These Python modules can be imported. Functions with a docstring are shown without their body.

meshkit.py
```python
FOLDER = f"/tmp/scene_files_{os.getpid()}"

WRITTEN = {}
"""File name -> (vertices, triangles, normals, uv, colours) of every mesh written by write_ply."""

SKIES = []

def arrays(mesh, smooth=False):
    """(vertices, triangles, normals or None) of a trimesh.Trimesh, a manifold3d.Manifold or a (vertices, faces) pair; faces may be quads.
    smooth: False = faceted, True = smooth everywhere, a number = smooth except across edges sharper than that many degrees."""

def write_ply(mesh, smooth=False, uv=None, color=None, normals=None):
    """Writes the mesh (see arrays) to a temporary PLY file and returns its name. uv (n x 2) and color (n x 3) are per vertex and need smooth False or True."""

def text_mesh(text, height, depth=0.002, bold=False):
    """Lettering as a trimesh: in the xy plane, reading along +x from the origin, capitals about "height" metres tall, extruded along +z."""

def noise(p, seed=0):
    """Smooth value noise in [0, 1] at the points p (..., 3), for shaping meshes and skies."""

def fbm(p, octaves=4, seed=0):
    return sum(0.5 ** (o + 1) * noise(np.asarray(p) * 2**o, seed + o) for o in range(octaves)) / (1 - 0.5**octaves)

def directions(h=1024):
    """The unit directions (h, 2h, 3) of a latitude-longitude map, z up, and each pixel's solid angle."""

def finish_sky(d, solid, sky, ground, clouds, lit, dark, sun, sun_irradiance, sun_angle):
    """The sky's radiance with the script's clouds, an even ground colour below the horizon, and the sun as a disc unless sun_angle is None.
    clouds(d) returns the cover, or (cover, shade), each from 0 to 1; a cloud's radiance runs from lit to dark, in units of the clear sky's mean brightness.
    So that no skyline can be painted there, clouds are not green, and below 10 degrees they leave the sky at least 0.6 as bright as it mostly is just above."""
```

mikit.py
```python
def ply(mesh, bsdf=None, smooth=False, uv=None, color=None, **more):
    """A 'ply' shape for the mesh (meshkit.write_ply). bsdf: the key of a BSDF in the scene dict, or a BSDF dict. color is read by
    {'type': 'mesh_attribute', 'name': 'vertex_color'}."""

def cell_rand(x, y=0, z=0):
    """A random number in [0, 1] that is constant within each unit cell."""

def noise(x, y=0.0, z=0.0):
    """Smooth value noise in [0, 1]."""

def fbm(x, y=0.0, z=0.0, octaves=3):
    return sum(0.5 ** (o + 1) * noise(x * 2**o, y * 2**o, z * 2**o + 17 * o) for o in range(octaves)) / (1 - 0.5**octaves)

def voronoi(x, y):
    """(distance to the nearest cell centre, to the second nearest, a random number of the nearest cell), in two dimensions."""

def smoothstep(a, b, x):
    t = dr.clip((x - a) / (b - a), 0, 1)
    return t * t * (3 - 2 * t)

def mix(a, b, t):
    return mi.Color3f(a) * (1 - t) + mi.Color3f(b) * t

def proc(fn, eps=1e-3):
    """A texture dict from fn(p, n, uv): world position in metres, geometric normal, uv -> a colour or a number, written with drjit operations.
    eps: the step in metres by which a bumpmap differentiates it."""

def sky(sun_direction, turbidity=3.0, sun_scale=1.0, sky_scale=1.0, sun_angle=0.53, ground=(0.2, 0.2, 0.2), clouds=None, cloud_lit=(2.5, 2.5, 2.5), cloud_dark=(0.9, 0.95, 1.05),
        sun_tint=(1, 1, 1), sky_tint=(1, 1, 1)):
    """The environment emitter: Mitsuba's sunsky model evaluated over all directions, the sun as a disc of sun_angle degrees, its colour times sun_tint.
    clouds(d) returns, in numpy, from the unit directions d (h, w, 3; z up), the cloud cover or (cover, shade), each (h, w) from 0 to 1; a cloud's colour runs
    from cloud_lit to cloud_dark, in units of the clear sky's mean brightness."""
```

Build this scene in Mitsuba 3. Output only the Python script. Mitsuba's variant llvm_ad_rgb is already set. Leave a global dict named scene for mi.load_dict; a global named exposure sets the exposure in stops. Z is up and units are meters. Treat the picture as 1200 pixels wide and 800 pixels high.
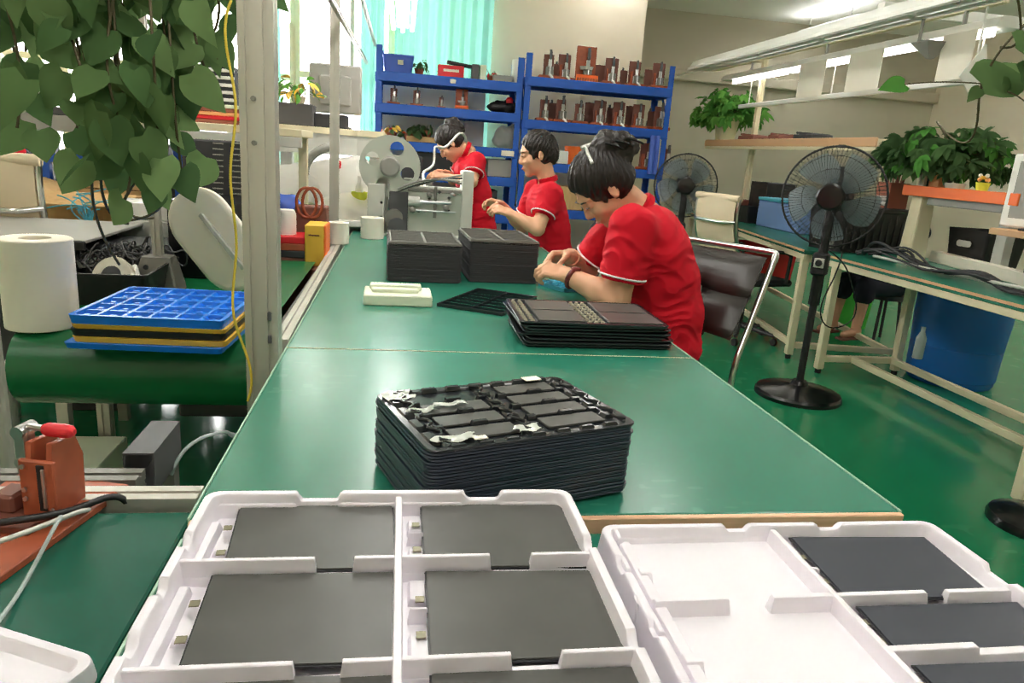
import math, random
import numpy as np, trimesh, mitsuba as mi, drjit as dr, mikit, meshkit
from mikit import proc, noise, fbm, smoothstep, mix
from shapely.geometry import Polygon, Point
random.seed(7); rng = np.random.default_rng(7)
scene, labels = {}, {}
exposure = -0.24

# ------------------------------------------------------------------ camera
FPX, PITCH, ROLL, YAW, CAMZ = 834.0, .25863, .07155, .16637, 1.30
_fw = np.array([math.sin(YAW)*math.cos(PITCH), math.cos(YAW)*math.cos(PITCH), -math.sin(PITCH)])
_r0 = np.cross(_fw, [0, 0, 1]); _r0 /= np.linalg.norm(_r0); _u0 = np.cross(_r0, _fw)
_rt = math.cos(ROLL)*_r0 + math.sin(ROLL)*_u0
_up = -math.sin(ROLL)*_r0 + math.cos(ROLL)*_u0
CAM = np.array([0, 0, CAMZ])
scene['camera'] = {'type': 'perspective', 'fov': math.degrees(2*math.atan(600/FPX)), 'fov_axis': 'x', 'near_clip': .02, 'far_clip': 200.,
                   'to_world': mi.ScalarTransform4f().look_at(CAM.tolist(), (CAM+_fw).tolist(), _up.tolist())}
def ray(x, y): return _fw*FPX + _rt*(x-600) - _up*(y-400)
def at_z(x, y, z): d = ray(x, y); return CAM + d*(z-CAMZ)/d[2]
def at_y(x, y, Y): d = ray(x, y); return CAM + d*Y/d[1]
def at_x(x, y, X): d = ray(x, y); return CAM + d*X/d[0]

# ------------------------------------------------------------------ light: overcast sky outside; the lamps are in lamp() below
scene['sky'] = mikit.sky([-.35, .75, .62], turbidity=5, sun_scale=0.0, sky_scale=95.0, ground=(.9, .9, .9), clouds=lambda d: np.full(d.shape[:2], .8), cloud_lit=(1.5, 1.47, 1.4), cloud_dark=(1.2, 1.2, 1.2))
LAMP = 12.0   # radiance of the ceiling battens

# ------------------------------------------------------------------ helpers
TF = mi.ScalarTransform4f
I4 = np.eye(4)
def mv(x=0, y=0, z=0, rz=0, rx=0, ry=0, s=1):
    m = trimesh.transformations.euler_matrix(math.radians(rx), math.radians(ry), math.radians(rz), 'sxyz')
    m[:3, :3] = m[:3, :3] @ np.diag(np.broadcast_to(s, 3)); m[:3, 3] = [x, y, z]; return m
def numbered(key):
    if key not in USED: USED.add(key); return key
    i = 1
    while f'{key}_{i:03d}' in USED: i += 1
    k = f'{key}_{i:03d}'; USED.add(k); return k
USED = set()
def tr(m, M): m = m.copy(); m.apply_transform(M); return m
def join(*ms):
    out = []
    for m in ms: out += m if isinstance(m, (list, tuple)) else [m]
    return trimesh.util.concatenate(out) if len(out) > 1 else out[0]
_bc = {}
def box(cx, cy, cz, sx, sy, sz, b=0., rz=0, rx=0, ry=0):
    if b <= 0: m = trimesh.creation.box((sx, sy, sz))
    else:
        b = min(b, .45*min(sx, sy, sz)); k = (round(sx, 5), round(sy, 5), round(sz, 5), round(b, 5))
        if k not in _bc:
            h = np.array([sx, sy, sz])/2; pts = []
            for s in np.ndindex(2, 2, 2):
                sg = np.array(s)*2-1
                for a in range(3):
                    q = h-b; q[a] = h[a]; pts.append(sg*q)
            _bc[k] = trimesh.convex.convex_hull(np.array(pts))
        m = _bc[k].copy()
    if rz or rx or ry: m.apply_transform(mv(rz=rz, rx=rx, ry=ry))
    m.apply_translation((cx, cy, cz)); return m
def bx(x0, x1, y0, y1, z0, z1, b=0.): return box((x0+x1)/2, (y0+y1)/2, (z0+z1)/2, x1-x0, y1-y0, z1-z0, b)
def frame_of(d, hint=(0, 0, 1)):
    d = np.asarray(d, float); d = d/np.linalg.norm(d); h = np.array(hint, float)
    if abs(d @ h) > .95*np.linalg.norm(h): h = np.array([1., 0, 0]) if abs(d[0]) < .9 else np.array([0, 1., 0])
    a = np.cross(h, d); a /= np.linalg.norm(a); return a, np.cross(d, a), d
def sweep(pts, r, n=8, cap=True):
    p = np.asarray(pts, float); r = np.broadcast_to(r, (len(p),)); t = np.gradient(p, axis=0)
    a, b, _ = frame_of(t[0]); V = []; ang = np.arange(n)*2*np.pi/n
    for i in range(len(p)):
        d = t[i]/(np.linalg.norm(t[i])+1e-12); a = a-d*(a@d); a /= np.linalg.norm(a); b = np.cross(d, a)
        V.append(p[i]+r[i]*(np.cos(ang)[:, None]*a+np.sin(ang)[:, None]*b))
    V = np.vstack(V); F = []; m = len(p)
    i, j = np.meshgrid(np.arange(m-1), np.arange(n), indexing='ij'); i, j = i.ravel(), j.ravel(); k = (j+1) % n
    F = np.vstack([np.c_[i*n+j, i*n+k, (i+1)*n+k], np.c_[i*n+j, (i+1)*n+k, (i+1)*n+j]])
    if cap:
        V = np.vstack([V, p[0], p[-1]]); c0, c1 = m*n, m*n+1; j = np.arange(n); k = (j+1) % n
        F = np.vstack([F, np.c_[k, j, np.full(n, c0)], np.c_[(m-1)*n+j, (m-1)*n+k, np.full(n, c1)]])
    return trimesh.Trimesh(V, F, process=False)
def curve(pts, n=24):
    p = np.asarray(pts, float)
    if len(p) < 3: return np.linspace(p[0], p[-1], n)
    from scipy.interpolate import CubicSpline
    s = np.r_[0, np.cumsum(np.linalg.norm(np.diff(p, axis=0), axis=1))]; return CubicSpline(s, p)(np.linspace(0, s[-1], n))
def cord(pts, r, n=24, sides=6): return sweep(curve(pts, n), r, sides)
def cyl(p0, p1, r, n=20, r2=None): return sweep([p0, p1], [r, r if r2 is None else r2], n)
def bend(pts, r, rad=.03, sides=10):
    p = [np.asarray(q, float) for q in pts]; out = [p[0]]
    for i in range(1, len(p)-1):
        a, b = p[i-1]-p[i], p[i+1]-p[i]; la, lb = np.linalg.norm(a), np.linalg.norm(b); k = min(rad, .45*la, .45*lb)
        s, e = p[i]+a/la*k, p[i]+b/lb*k
        for t in np.linspace(0, 1, 6): out.append((1-t)**2*s+2*t*(1-t)*p[i]+t*t*e)
    return sweep(out+[p[-1]], r, sides)
def lathe(prof, n=32, M=I4):
    ang = np.arange(n)*2*np.pi/n; prof = np.asarray(prof, float); V = np.vstack([np.c_[r*np.cos(ang), r*np.sin(ang), np.full(n, z)] for r, z in prof]); m = len(prof)
    i, j = np.meshgrid(np.arange(m-1), np.arange(n), indexing='ij'); i, j = i.ravel(), j.ravel(); k = (j+1) % n
    F = np.vstack([np.c_[i*n+j, i*n+k, (i+1)*n+k], np.c_[i*n+j, (i+1)*n+k, (i+1)*n+j]])
    t = trimesh.Trimesh(V, F, process=False); t.update_faces(t.area_faces > 1e-12); t.apply_transform(M); return t
def prism(poly, h, M=I4):
    if not hasattr(poly, 'exterior'): poly = Polygon(poly)
    m = trimesh.creation.extrude_polygon(poly, h, engine='earcut'); m.apply_transform(M); return m
def rrect(w, h, r, seg=5, edge=1):
    """A rounded rectangle's points, centred, with `edge` pieces on each side."""
    out = []; cs = [(w/2-r, h/2-r, 0), (-w/2+r, h/2-r, 90), (-w/2+r, -h/2+r, 180), (w/2-r, -h/2+r, 270)]
    for i, (x, y, a) in enumerate(cs):
        arc = [(x+r*math.cos(math.radians(a+t)), y+r*math.sin(math.radians(a+t))) for t in np.linspace(0, 90, seg)]
        out += arc; nx, ny, na = cs[(i+1) % 4]; e = (nx+r*math.cos(math.radians(na)), ny+r*math.sin(math.radians(na))); s = arc[-1]
        out += [(s[0]+(e[0]-s[0])*k/edge, s[1]+(e[1]-s[1])*k/edge) for k in range(1, edge)]
    return np.array(out)
def rings(rs, cap=True, zmod=None):
    """Surface through closed rings ((n,2) points, z)."""
    n = len(rs[0][0]); V = np.vstack([np.c_[p, np.full(n, z)] for p, z in rs])
    if zmod is not None: V = zmod(V)
    m = len(rs); i, j = np.meshgrid(np.arange(m-1), np.arange(n), indexing='ij'); i, j = i.ravel(), j.ravel(); k = (j+1) % n
    F = np.vstack([np.c_[i*n+j, i*n+k, (i+1)*n+k], np.c_[i*n+j, (i+1)*n+k, (i+1)*n+j]])
    if cap:
        V = np.vstack([V, V[-n:].mean(0), V[:n].mean(0)]); j = np.arange(n); k = (j+1) % n
        F = np.vstack([F, np.c_[(m-1)*n+j, (m-1)*n+k, np.full(n, m*n)], np.c_[k, j, np.full(n, m*n+1)]])
    return trimesh.Trimesh(V, F, process=False)
def ridge(x0, x1, y0, y1, z0, z1, d=.003):
    lo = [(x0, y0, z0), (x1, y0, z0), (x1, y1, z0), (x0, y1, z0)]; e = min(d*.4, .001)
    md = [(x0+d, y0+d, z1-e), (x1-d, y0+d, z1-e), (x1-d, y1-d, z1-e), (x0+d, y1-d, z1-e)]; d2 = d+e
    hi = [(x0+d2, y0+d2, z1), (x1-d2, y0+d2, z1), (x1-d2, y1-d2, z1), (x0+d2, y1-d2, z1)]
    return trimesh.convex.convex_hull(np.array(lo+md+hi))
def shape(mesh, mat, smooth=False): return mikit.ply(mesh, 'mat_'+mat, smooth=smooth)
class Thing:
    def __init__(s, name, label, cat, group=None, M=I4, kind=None):
        s.key = numbered(name); s.M = np.asarray(M, float); s.d = {}
        if kind != 'structure': s.d.update(label=label, category=cat)
        elif label: s.d['label'] = label
        if group: s.d['group'] = group
        if kind: s.d['kind'] = kind
        labels[s.key] = s.d
    def _put(s, key, m, mat, smooth, M):
        d = m if isinstance(m, dict) else shape(m, mat, smooth)
        W = s.M if M is None else s.M @ M
        if mat and isinstance(m, dict): d = {**d, 'bsdf': {'type': 'ref', 'id': 'mat_'+mat}}
        scene[key] = d if np.allclose(W, I4) else {**d, 'to_world': TF(W.tolist())}
    def own(s, m, mat, smooth=False, M=None): s._put(s.key, m, mat, smooth, M); return s
    def part(s, name, m, mat, smooth=False, label=None, M=None, under=None, kind=None, **more):
        k = numbered((under or s.key)+'__'+name); s._put(k, m, mat, smooth, M)
        if more: scene[k] = {**scene[k], **more}
        if label or kind: labels[k] = {**({'label': label} if label else {}), **({'kind': kind} if kind else {})}
        return k
def solo(name, mesh, mat, label, cat, group=None, M=I4, smooth=False, kind=None):
    t = Thing(name, label, cat, group, M, kind); t.own(mesh, mat, smooth); return t
def struct(name, mesh, mat, smooth=False, label=None): return solo(name, mesh, mat, label, None, kind='structure', smooth=smooth)
ORD = ['topmost', 'second', 'third', 'fourth', 'fifth', 'sixth', 'seventh', 'eighth', 'ninth', 'tenth', 'eleventh', 'twelfth', 'thirteenth', 'fourteenth', 'fifteenth', 'sixteenth', 'seventeenth', 'eighteenth',
       'nineteenth', 'twentieth', 'twenty-first', 'twenty-second', 'twenty-third', 'twenty-fourth']

# ------------------------------------------------------------------ materials
def lin(c):
    c = np.asarray(c, float)/255; return np.where(c < .04045, c/12.92, ((c+.055)/1.055)**2.4).tolist()
def rgbd(c): return {'type': 'rgb', 'value': [float(v) for v in c]}
def mat(name, c, rough=.5, metal=0., spec=.5, coat=0., bump=None, two=True, **kw):
    base = c if isinstance(c, dict) else rgbd(lin(c))
    b = {'type': 'principled', 'base_color': base, 'roughness': rough, 'metallic': metal, 'specular': spec}
    if coat: b['clearcoat'] = coat; b['clearcoat_gloss'] = .9
    b.update(kw)
    if bump: b = {'type': 'bumpmap', 'arbitrary': proc(bump[0], bump[2] if len(bump) > 2 else 1e-3), 'scale': bump[1], 'nested_bsdf': b}
    scene['mat_'+name] = {'type': 'twosided', 'bsdf': b}
def thin(name, c, trans=.6, rough=.5, **kw):
    scene['mat_'+name] = {'type': 'principledthin', 'base_color': c if isinstance(c, dict) else rgbd(lin(c)), 'roughness': rough, 'diff_trans': 2*trans, **kw}
def lc(c): return mi.Color3f(*lin(c))
def f_floor(p, n, uv):
    a = fbm(p.x*1.3, p.y*1.3, 0, 3); s = smoothstep(.80, .86, noise(p.x*14, p.y*22, 3.)) * smoothstep(.55, .7, noise(p.x*2.3, p.y*1.7, 8.))
    return mix(mix(lin((22, 108, 72)), lin((34, 122, 84)), a), lin((80, 145, 110)), s*.3)
mat('floor', proc(f_floor), .16, spec=.5)
def f_mat(p, n, uv):
    a = fbm(p.x*3, p.y*3, 1., 3); s = smoothstep(.74, .80, noise(p.x*30, p.y*70, 5.)) * smoothstep(.6, .75, noise(p.x*3, p.y*3, 2.))
    return mix(mix(lin((30, 104, 84)), lin((40, 116, 95)), a), lin((90, 150, 125)), s*.16)
mat('bench', proc(f_mat), .25, spec=1.0)
mat('bench_edge', (158, 190, 168), .5)
mat('side_bench', (14, 78, 62), .3)
def f_wood(p, n, uv): return mix(lin((212, 164, 128)), lin((236, 192, 158)), noise(p.x*6, p.y*90, p.z*260))
mat('edge_wood', proc(f_wood), .55)
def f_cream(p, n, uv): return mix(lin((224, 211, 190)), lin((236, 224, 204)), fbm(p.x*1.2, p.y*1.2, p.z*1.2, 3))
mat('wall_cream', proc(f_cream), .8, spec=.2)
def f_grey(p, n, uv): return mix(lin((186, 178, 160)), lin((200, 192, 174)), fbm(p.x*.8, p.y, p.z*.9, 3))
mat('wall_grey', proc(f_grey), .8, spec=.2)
mat('ceiling', (225, 222, 214), .9, spec=.1)
mat('tray_white', (228, 221, 229), .38, spec=.4)
mat('foam', (226, 232, 208), .7, spec=.2)
mat('panel_blue', (52, 55, 64), .36, spec=.3)
def f_panel(p, n, uv): return mix(lin((68, 68, 66)), lin((78, 78, 75)), fbm(p.x*14, p.y*14, p.z*3, 3))
mat('panel', proc(f_panel), .34, spec=.35)
mat('panel_side', (30, 31, 34), .4)
mat('flex', (132, 126, 104), .4, metal=.3)
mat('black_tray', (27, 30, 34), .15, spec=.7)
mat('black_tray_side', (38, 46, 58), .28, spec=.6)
mat('black', (20, 20, 22), .45)
mat('black_gloss', (14, 15, 17), .2)
mat('charcoal', (44, 45, 48), .5)
mat('dark_grey', (74, 74, 76), .5)
mat('grey', (150, 148, 142), .5)
mat('pale_grey', (198, 197, 190), .5)
mat('machine_grey', (182, 184, 174), .45)
mat('white', (236, 232, 226), .5)
mat('white_gloss', (240, 238, 232), .25)
mat('paper', (238, 230, 216), .85, spec=.1)
mat('cream', (226, 214, 182), .5)
mat('cream_edge', (214, 170, 130), .5)
mat('alu', (196, 192, 182), .42, metal=.55)
mat('alu_dark', (128, 126, 120), .5, metal=.5)
mat('steel', (200, 200, 200), .25, metal=.95)
mat('chrome', (225, 225, 222), .12, metal=1.)
mat('rack_blue', (30, 84, 178), .45)
mat('bin_blue', (66, 98, 190), .45)
mat('pale_blue', (120, 152, 204), .45)
mat('tray_blue', (20, 112, 214), .3)
mat('drum_blue', (20, 96, 172), .4)
mat('cyan', (78, 168, 192), .4)
mat('belt', (16, 92, 52), .32)
mat('yellow', (226, 178, 62), .45)
mat('yellow_cord', (226, 196, 70), .5)
mat('lime', (214, 216, 70), .5)
mat('orange', (240, 110, 45), .45)
mat('orange_top', (246, 176, 120), .5)
def f_bake(p, n, uv): return mix(lin((140, 66, 42)), lin((166, 84, 54)), fbm(p.x*30, p.y*30, p.z*30, 3))
mat('bakelite', proc(f_bake), .45)
mat('bakelite_dark', (112, 66, 54), .5)
mat('red', (214, 36, 46), .35)
def f_card(p, n, uv): return mix(lin((196, 160, 112)), lin((210, 176, 128)), noise(p.x*60, p.y*60, p.z*12))
mat('card', proc(f_card), .8, spec=.1)
mat('red_shirt', (198, 22, 40), .75, spec=.2, sheen=.3, bump=(lambda p, n, uv: noise(p.x*380, p.y*380, p.z*380), .0006, 6e-4))
mat('shirt_trim', (232, 226, 230), .7)
mat('skin', (222, 168, 136), .5, spec=.35)
mat('lips', (186, 100, 92), .45)
mat('hair', (28, 21, 19), .42, spec=.4)
mat('trousers', (34, 36, 46), .8, spec=.2)
mat('eye', (28, 20, 18), .2)
mat('watch_red', (104, 36, 34), .35)
mat('leather', (40, 36, 34), .34, spec=.5, bump=(lambda p, n, uv: fbm(p.x*40, p.y*40, p.z*40, 2), .0012, 2e-3))
mat('mesh_beige', (214, 196, 168), .7)
mat('soil', (62, 46, 34), .9)
mat('terracotta', (150, 86, 66), .7)
mat('stem', (92, 104, 62), .6)
mat('vine_stem', (78, 70, 44), .6)
for i, c in enumerate([(92, 118, 74), (78, 106, 66), (112, 138, 90), (68, 94, 60)]): thin(f'leaf_{i}', c, .35, .4)
for i, c in enumerate([(98, 150, 70), (80, 134, 62)]): thin(f'bright_leaf_{i}', c, .3, .45)
thin('curtain', (134, 192, 182), .3, .8)
thin('bag', (240, 238, 234), .8, .5)
thin('film', (214, 222, 222), .5, .2)
thin('fan_blade', (176, 190, 196), .3, .25, spec_trans=.6)
scene['mat_pane'] = {'type': 'thindielectric'}
mat('lamp_body', (232, 230, 224), .4)
scene['mat_lamp'] = {'type': 'twosided', 'bsdf': {'type': 'diffuse', 'reflectance': rgbd((.8, .8, .8))}}
# ------------------------------------------------------------------ the room
YW, YB, XR, XL, XP = 7.6, 10.0, 7.7, -4.2, 2.42     # window wall, rear wall, right and left wall, the pier's right edge
H = 3.3
struct('floor', bx(XL-.2, XR+.2, -2.2, YB+.2, -.1, 0), 'floor')
struct('ceiling', bx(XL-.2, XR+.2, -2.2, YB+.2, H, H+.1), 'ceiling')
struct('wall_right', bx(XR, XR+.2, -2.2, YB+.2, 0, H), 'wall_cream')
struct('wall_left', bx(XL-.2, XL, -2.2, YW+.2, 0, H), 'wall_cream')
struct('wall_front', bx(XL-.2, XR+.2, -2.4, -2.2, 0, H), 'wall_cream')
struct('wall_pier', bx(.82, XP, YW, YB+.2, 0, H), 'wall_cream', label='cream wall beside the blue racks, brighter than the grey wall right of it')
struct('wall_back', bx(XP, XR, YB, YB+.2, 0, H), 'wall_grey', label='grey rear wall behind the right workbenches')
struct('trim_1', bx(XP, XR, YB-.1, YB, 2.42, 2.56, .01), 'wall_grey', label='ledge running along the grey rear wall')
ZS, ZT = .72, 2.98
struct('wall_window', join(bx(XL, .82, YW, YW+.2, 0, ZS), bx(XL, .82, YW, YW+.2, ZT, H)), 'wall_cream')
struct('trim_2', bx(XL, .82, YW-.12, YW+.02, ZS-.03, ZS, .006), 'white', label='window sill')
we = [-4.2, -3.15, -2.1, -1.05, -.12, .82]
for i in range(5):
    a, b = we[i], we[i+1]; w = Thing(f'window_{i+1}', None, None, kind='structure'); zm = 1.86 if i != 3 else 1.9
    w.part('frame', join(bx(a, a+.045, YW+.02, YW+.10, ZS, ZT, .006), bx(b-.045, b, YW+.02, YW+.10, ZS, ZT, .006), bx(a, b, YW+.02, YW+.10, ZS, ZS+.06, .006), bx(a, b, YW+.02, YW+.10, ZT-.06, ZT, .006)), 'cream')
    w.part('transom', bx(a+.04, b-.04, YW+.02, YW+.10, zm-.03, zm+.03, .006), 'cream')
    m = a+(b-a)*.58
    w.part('mullion', bx(m-.02, m+.02, YW+.03, YW+.09, zm, ZT-.05, .005), 'alu')
    for (x0, x1, z0, z1) in ((a+.04, m-.015, zm+.02, ZT-.05), (m+.015, b-.04, zm+.02, ZT-.05), (a+.04, b-.04, ZS+.05, zm-.02)):
        w.part('pane', trimesh.Trimesh([(x0, YW+.06, z0), (x1, YW+.06, z0), (x1, YW+.06, z1), (x0, YW+.06, z1)], [(0, 1, 2), (0, 2, 3)], process=False), 'pane')
# casement swung open into the room, left of the posts
cs = Thing('window_6', 'casement sash of the window standing open into the room', None, kind='structure', M=mv(-1.08, YW-.01, 1.2, rz=-62))
cs.part('frame', join(bx(-.03, 0, -.015, .015, 0, 1.15, .004), bx(-.62, -.59, -.015, .015, 0, 1.15, .004), bx(-.62, 0, -.015, .015, 0, .035, .004), bx(-.62, 0, -.015, .015, 1.115, 1.15, .004), bx(-.62, 0, -.012, .012, .56, .59, .004)), 'cream')
for z0, z1 in ((.03, .565), (.585, 1.12)): cs.part('pane', trimesh.Trimesh([(-.6, 0, z0), (-.02, 0, z0), (-.02, 0, z1), (-.6, 0, z1)], [(0, 1, 2), (0, 2, 3)], process=False), 'pane')
def drape(x0, x1, z0, z1, y, amp, waves, ph=0.):
    nx, nz = int(waves*12), 18; u = np.linspace(0, 1, nx); v = np.linspace(0, 1, nz); U, Vv = np.meshgrid(u, v, indexing='ij')
    a = amp*(.6+.4*Vv)*np.sin(U*waves*2*np.pi+ph+.7*np.sin(U*9+ph)); P = np.stack([x0+(x1-x0)*U+.25*amp*np.sin(U*waves*4*np.pi+1)*Vv, y+a, z1+(z0-z1)*Vv], -1).reshape(-1, 3)
    i, j = np.meshgrid(np.arange(nx-1), np.arange(nz-1), indexing='ij'); i, j = i.ravel(), j.ravel(); q = i*nz+j
    return trimesh.Trimesh(P, np.vstack([np.c_[q, q+nz, q+nz+1], np.c_[q, q+nz+1, q+1]]), process=False)
solo('curtain', drape(-.10, .84, .85, 3.0, YW-.16, .035, 8), 'curtain', 'pale teal curtain hanging in folds over the window behind the left blue rack', 'curtain', smooth=True)
solo('board', bx(-.24, .80, 7.38, 7.40, 0, 1.88, .002), 'white', 'pale board standing behind the left blue rack, below the curtain', 'board')
solo('curtain', drape(-.42, -.2, .85, 3.0, YW-.16, .03, 3, 1.), 'curtain', 'narrow gathered curtain strip between the open window and the left blue rack', 'curtain', smooth=True)
solo('curtain', drape(-1.5, -1.16, .9, 3.0, YW-.2, .035, 4, 2.), 'curtain', 'pale curtain gathered left of the open casement', 'curtain', smooth=True)
solo('curtain_rail', cyl((-4.1, YW-.16, 3.02), (.84, YW-.16, 3.02), .014, 10), 'alu', 'metal curtain rail along the top of the windows', 'curtain rail')

# ------------------------------------------------------------------ lamps
def lamp(x, y, z, L, lab, group='hanging batten lamps', rad=None, hang=H):
    t = Thing('ceiling_lamp', lab, 'lamp', group, mv(x, y, z))
    prof = [(-.045, -.012), (-.045, .02), (-.03, .03), (.03, .03), (.045, .02), (.045, -.012)]
    t.part('housing', prism([(a, b) for a, b in prof], L, np.array([[1, 0, 0, 0], [0, 0, -1, L/2], [0, 1, 0, 0], [0, 0, 0, 1.]])), 'lamp_body')
    for s in (-1, 0, 1):
        e = shape(bx(-.015+s*.07, .015+s*.07, -L/2-.03, L/2+.03, -.03-(.012 if s == 0 else 0), -.002-(.012 if s == 0 else 0), .006), 'lamp')
        t.part('tube', e, None, emitter={'type': 'area', 'radiance': rgbd(np.array([1., .975, .93])*(rad or LAMP)*2.1)})
    for yy in (-L*.35, L*.35): t.part('cable', cyl((0, yy, .05), (0, yy, hang-z), .004, 6), 'grey')
for i, y in enumerate((-.6, .9, 2.4, 3.9, 5.2)): lamp(-.02, y, 2.16 if i == 4 else 2.42, 1.3, ['batten lamp hanging over the bench behind the viewer', 'batten lamp hanging over the near end of the bench', 'batten lamp hanging over the middle of the bench', 'batten lamp hanging over the tall black tray stacks', 'bright white batten lamp hanging at the far end of the bench before the curtain'][i])
PLC = ['level with the viewer', 'beside the near black stack', 'beside the middle woman', 'beside the blue racks']
for i, y in enumerate((.2, 2.6, 5.0, 7.4)): lamp(2.1, y, 3.1, 1.3, 'ceiling batten lamp over the aisle, the one ' + PLC[i], 'aisle batten lamps', LAMP*.8)
for i, y in enumerate((1.5, 4.0, 6.5, 8.9)): lamp(5.2, y, 3.1, 1.3, 'added ceiling fill lamp behind the right workbenches, the one ' + ['level with the near bench', 'level with the aisle fan', 'level with the lit lamp row', 'before the grey rear wall'][i], 'added right side fill lamps', LAMP*1.5)  # unseen row added to brighten the grey rear wall
for i, y in enumerate((.6, 3.0, 5.4)): lamp(-2.2, y, 3.1, 1.3, 'ceiling batten lamp on the conveyor side, the one ' + ['above the side table', 'above the conveyor', 'before the windows'][i], 'conveyor side batten lamps', LAMP*.6)

# ------------------------------------------------------------------ main benches
BL, BR = -.292, .866
def bench(y0, y1, lab, wood):
    t = Thing('workbench', lab, 'workbench')
    t.part('top', bx(BL, BR, y0, y1, .724, .75, .003), 'bench')
    for x in (BL-.003, BR): t.part('edge_strip', bx(x, x+.003, y0, y1, .722, .7508), 'bench_edge')
    if wood: t.part('edge_board', bx(BL, BR, y0-.012, y0, .718, .7495, .002), 'edge_wood', label='bare wooden edge strip')
    t.part('seam_strip', bx(BL, BR, y1-.003, y1, .728, .7512), 'cream')
    for x in (BL+.06, BR-.06):
        for y in (y0+.1, y1-.1): t.part('leg', bx(x-.02, x+.02, y-.02, y+.02, 0, .724, .003), 'alu')
    for y in (y0+.1, y1-.1): t.part('rail', bx(BL+.08, BR-.08, y-.015, y+.015, .66, .72, .003), 'alu')
    for x in (BL+.06, BR-.06): t.part('stretcher', bx(x-.015, x+.015, y0+.12, y1-.12, .15, .19, .003), 'alu')
bench(.995, 1.920, 'green topped workbench section under the near black tray stack, with a bare wooden end', True)
bench(1.924, 4.9, 'long green topped workbench section where the two women in red sit, beyond the seam', False)
t = Thing('workbench', 'green topped front table under the white display trays', 'workbench')
t.part('top', bx(BL, .87, .08, .965, .709, .735, .003), 'bench'); t.part('edge_strip', bx(BL-.004, BL, .08, .965, .707, .7358), 'bench_edge')
for x in (BL+.05, .82):
    for y in (.14, .91): t.part('leg', bx(x-.02, x+.02, y-.02, y+.02, 0, .709, .003), 'alu')
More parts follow.
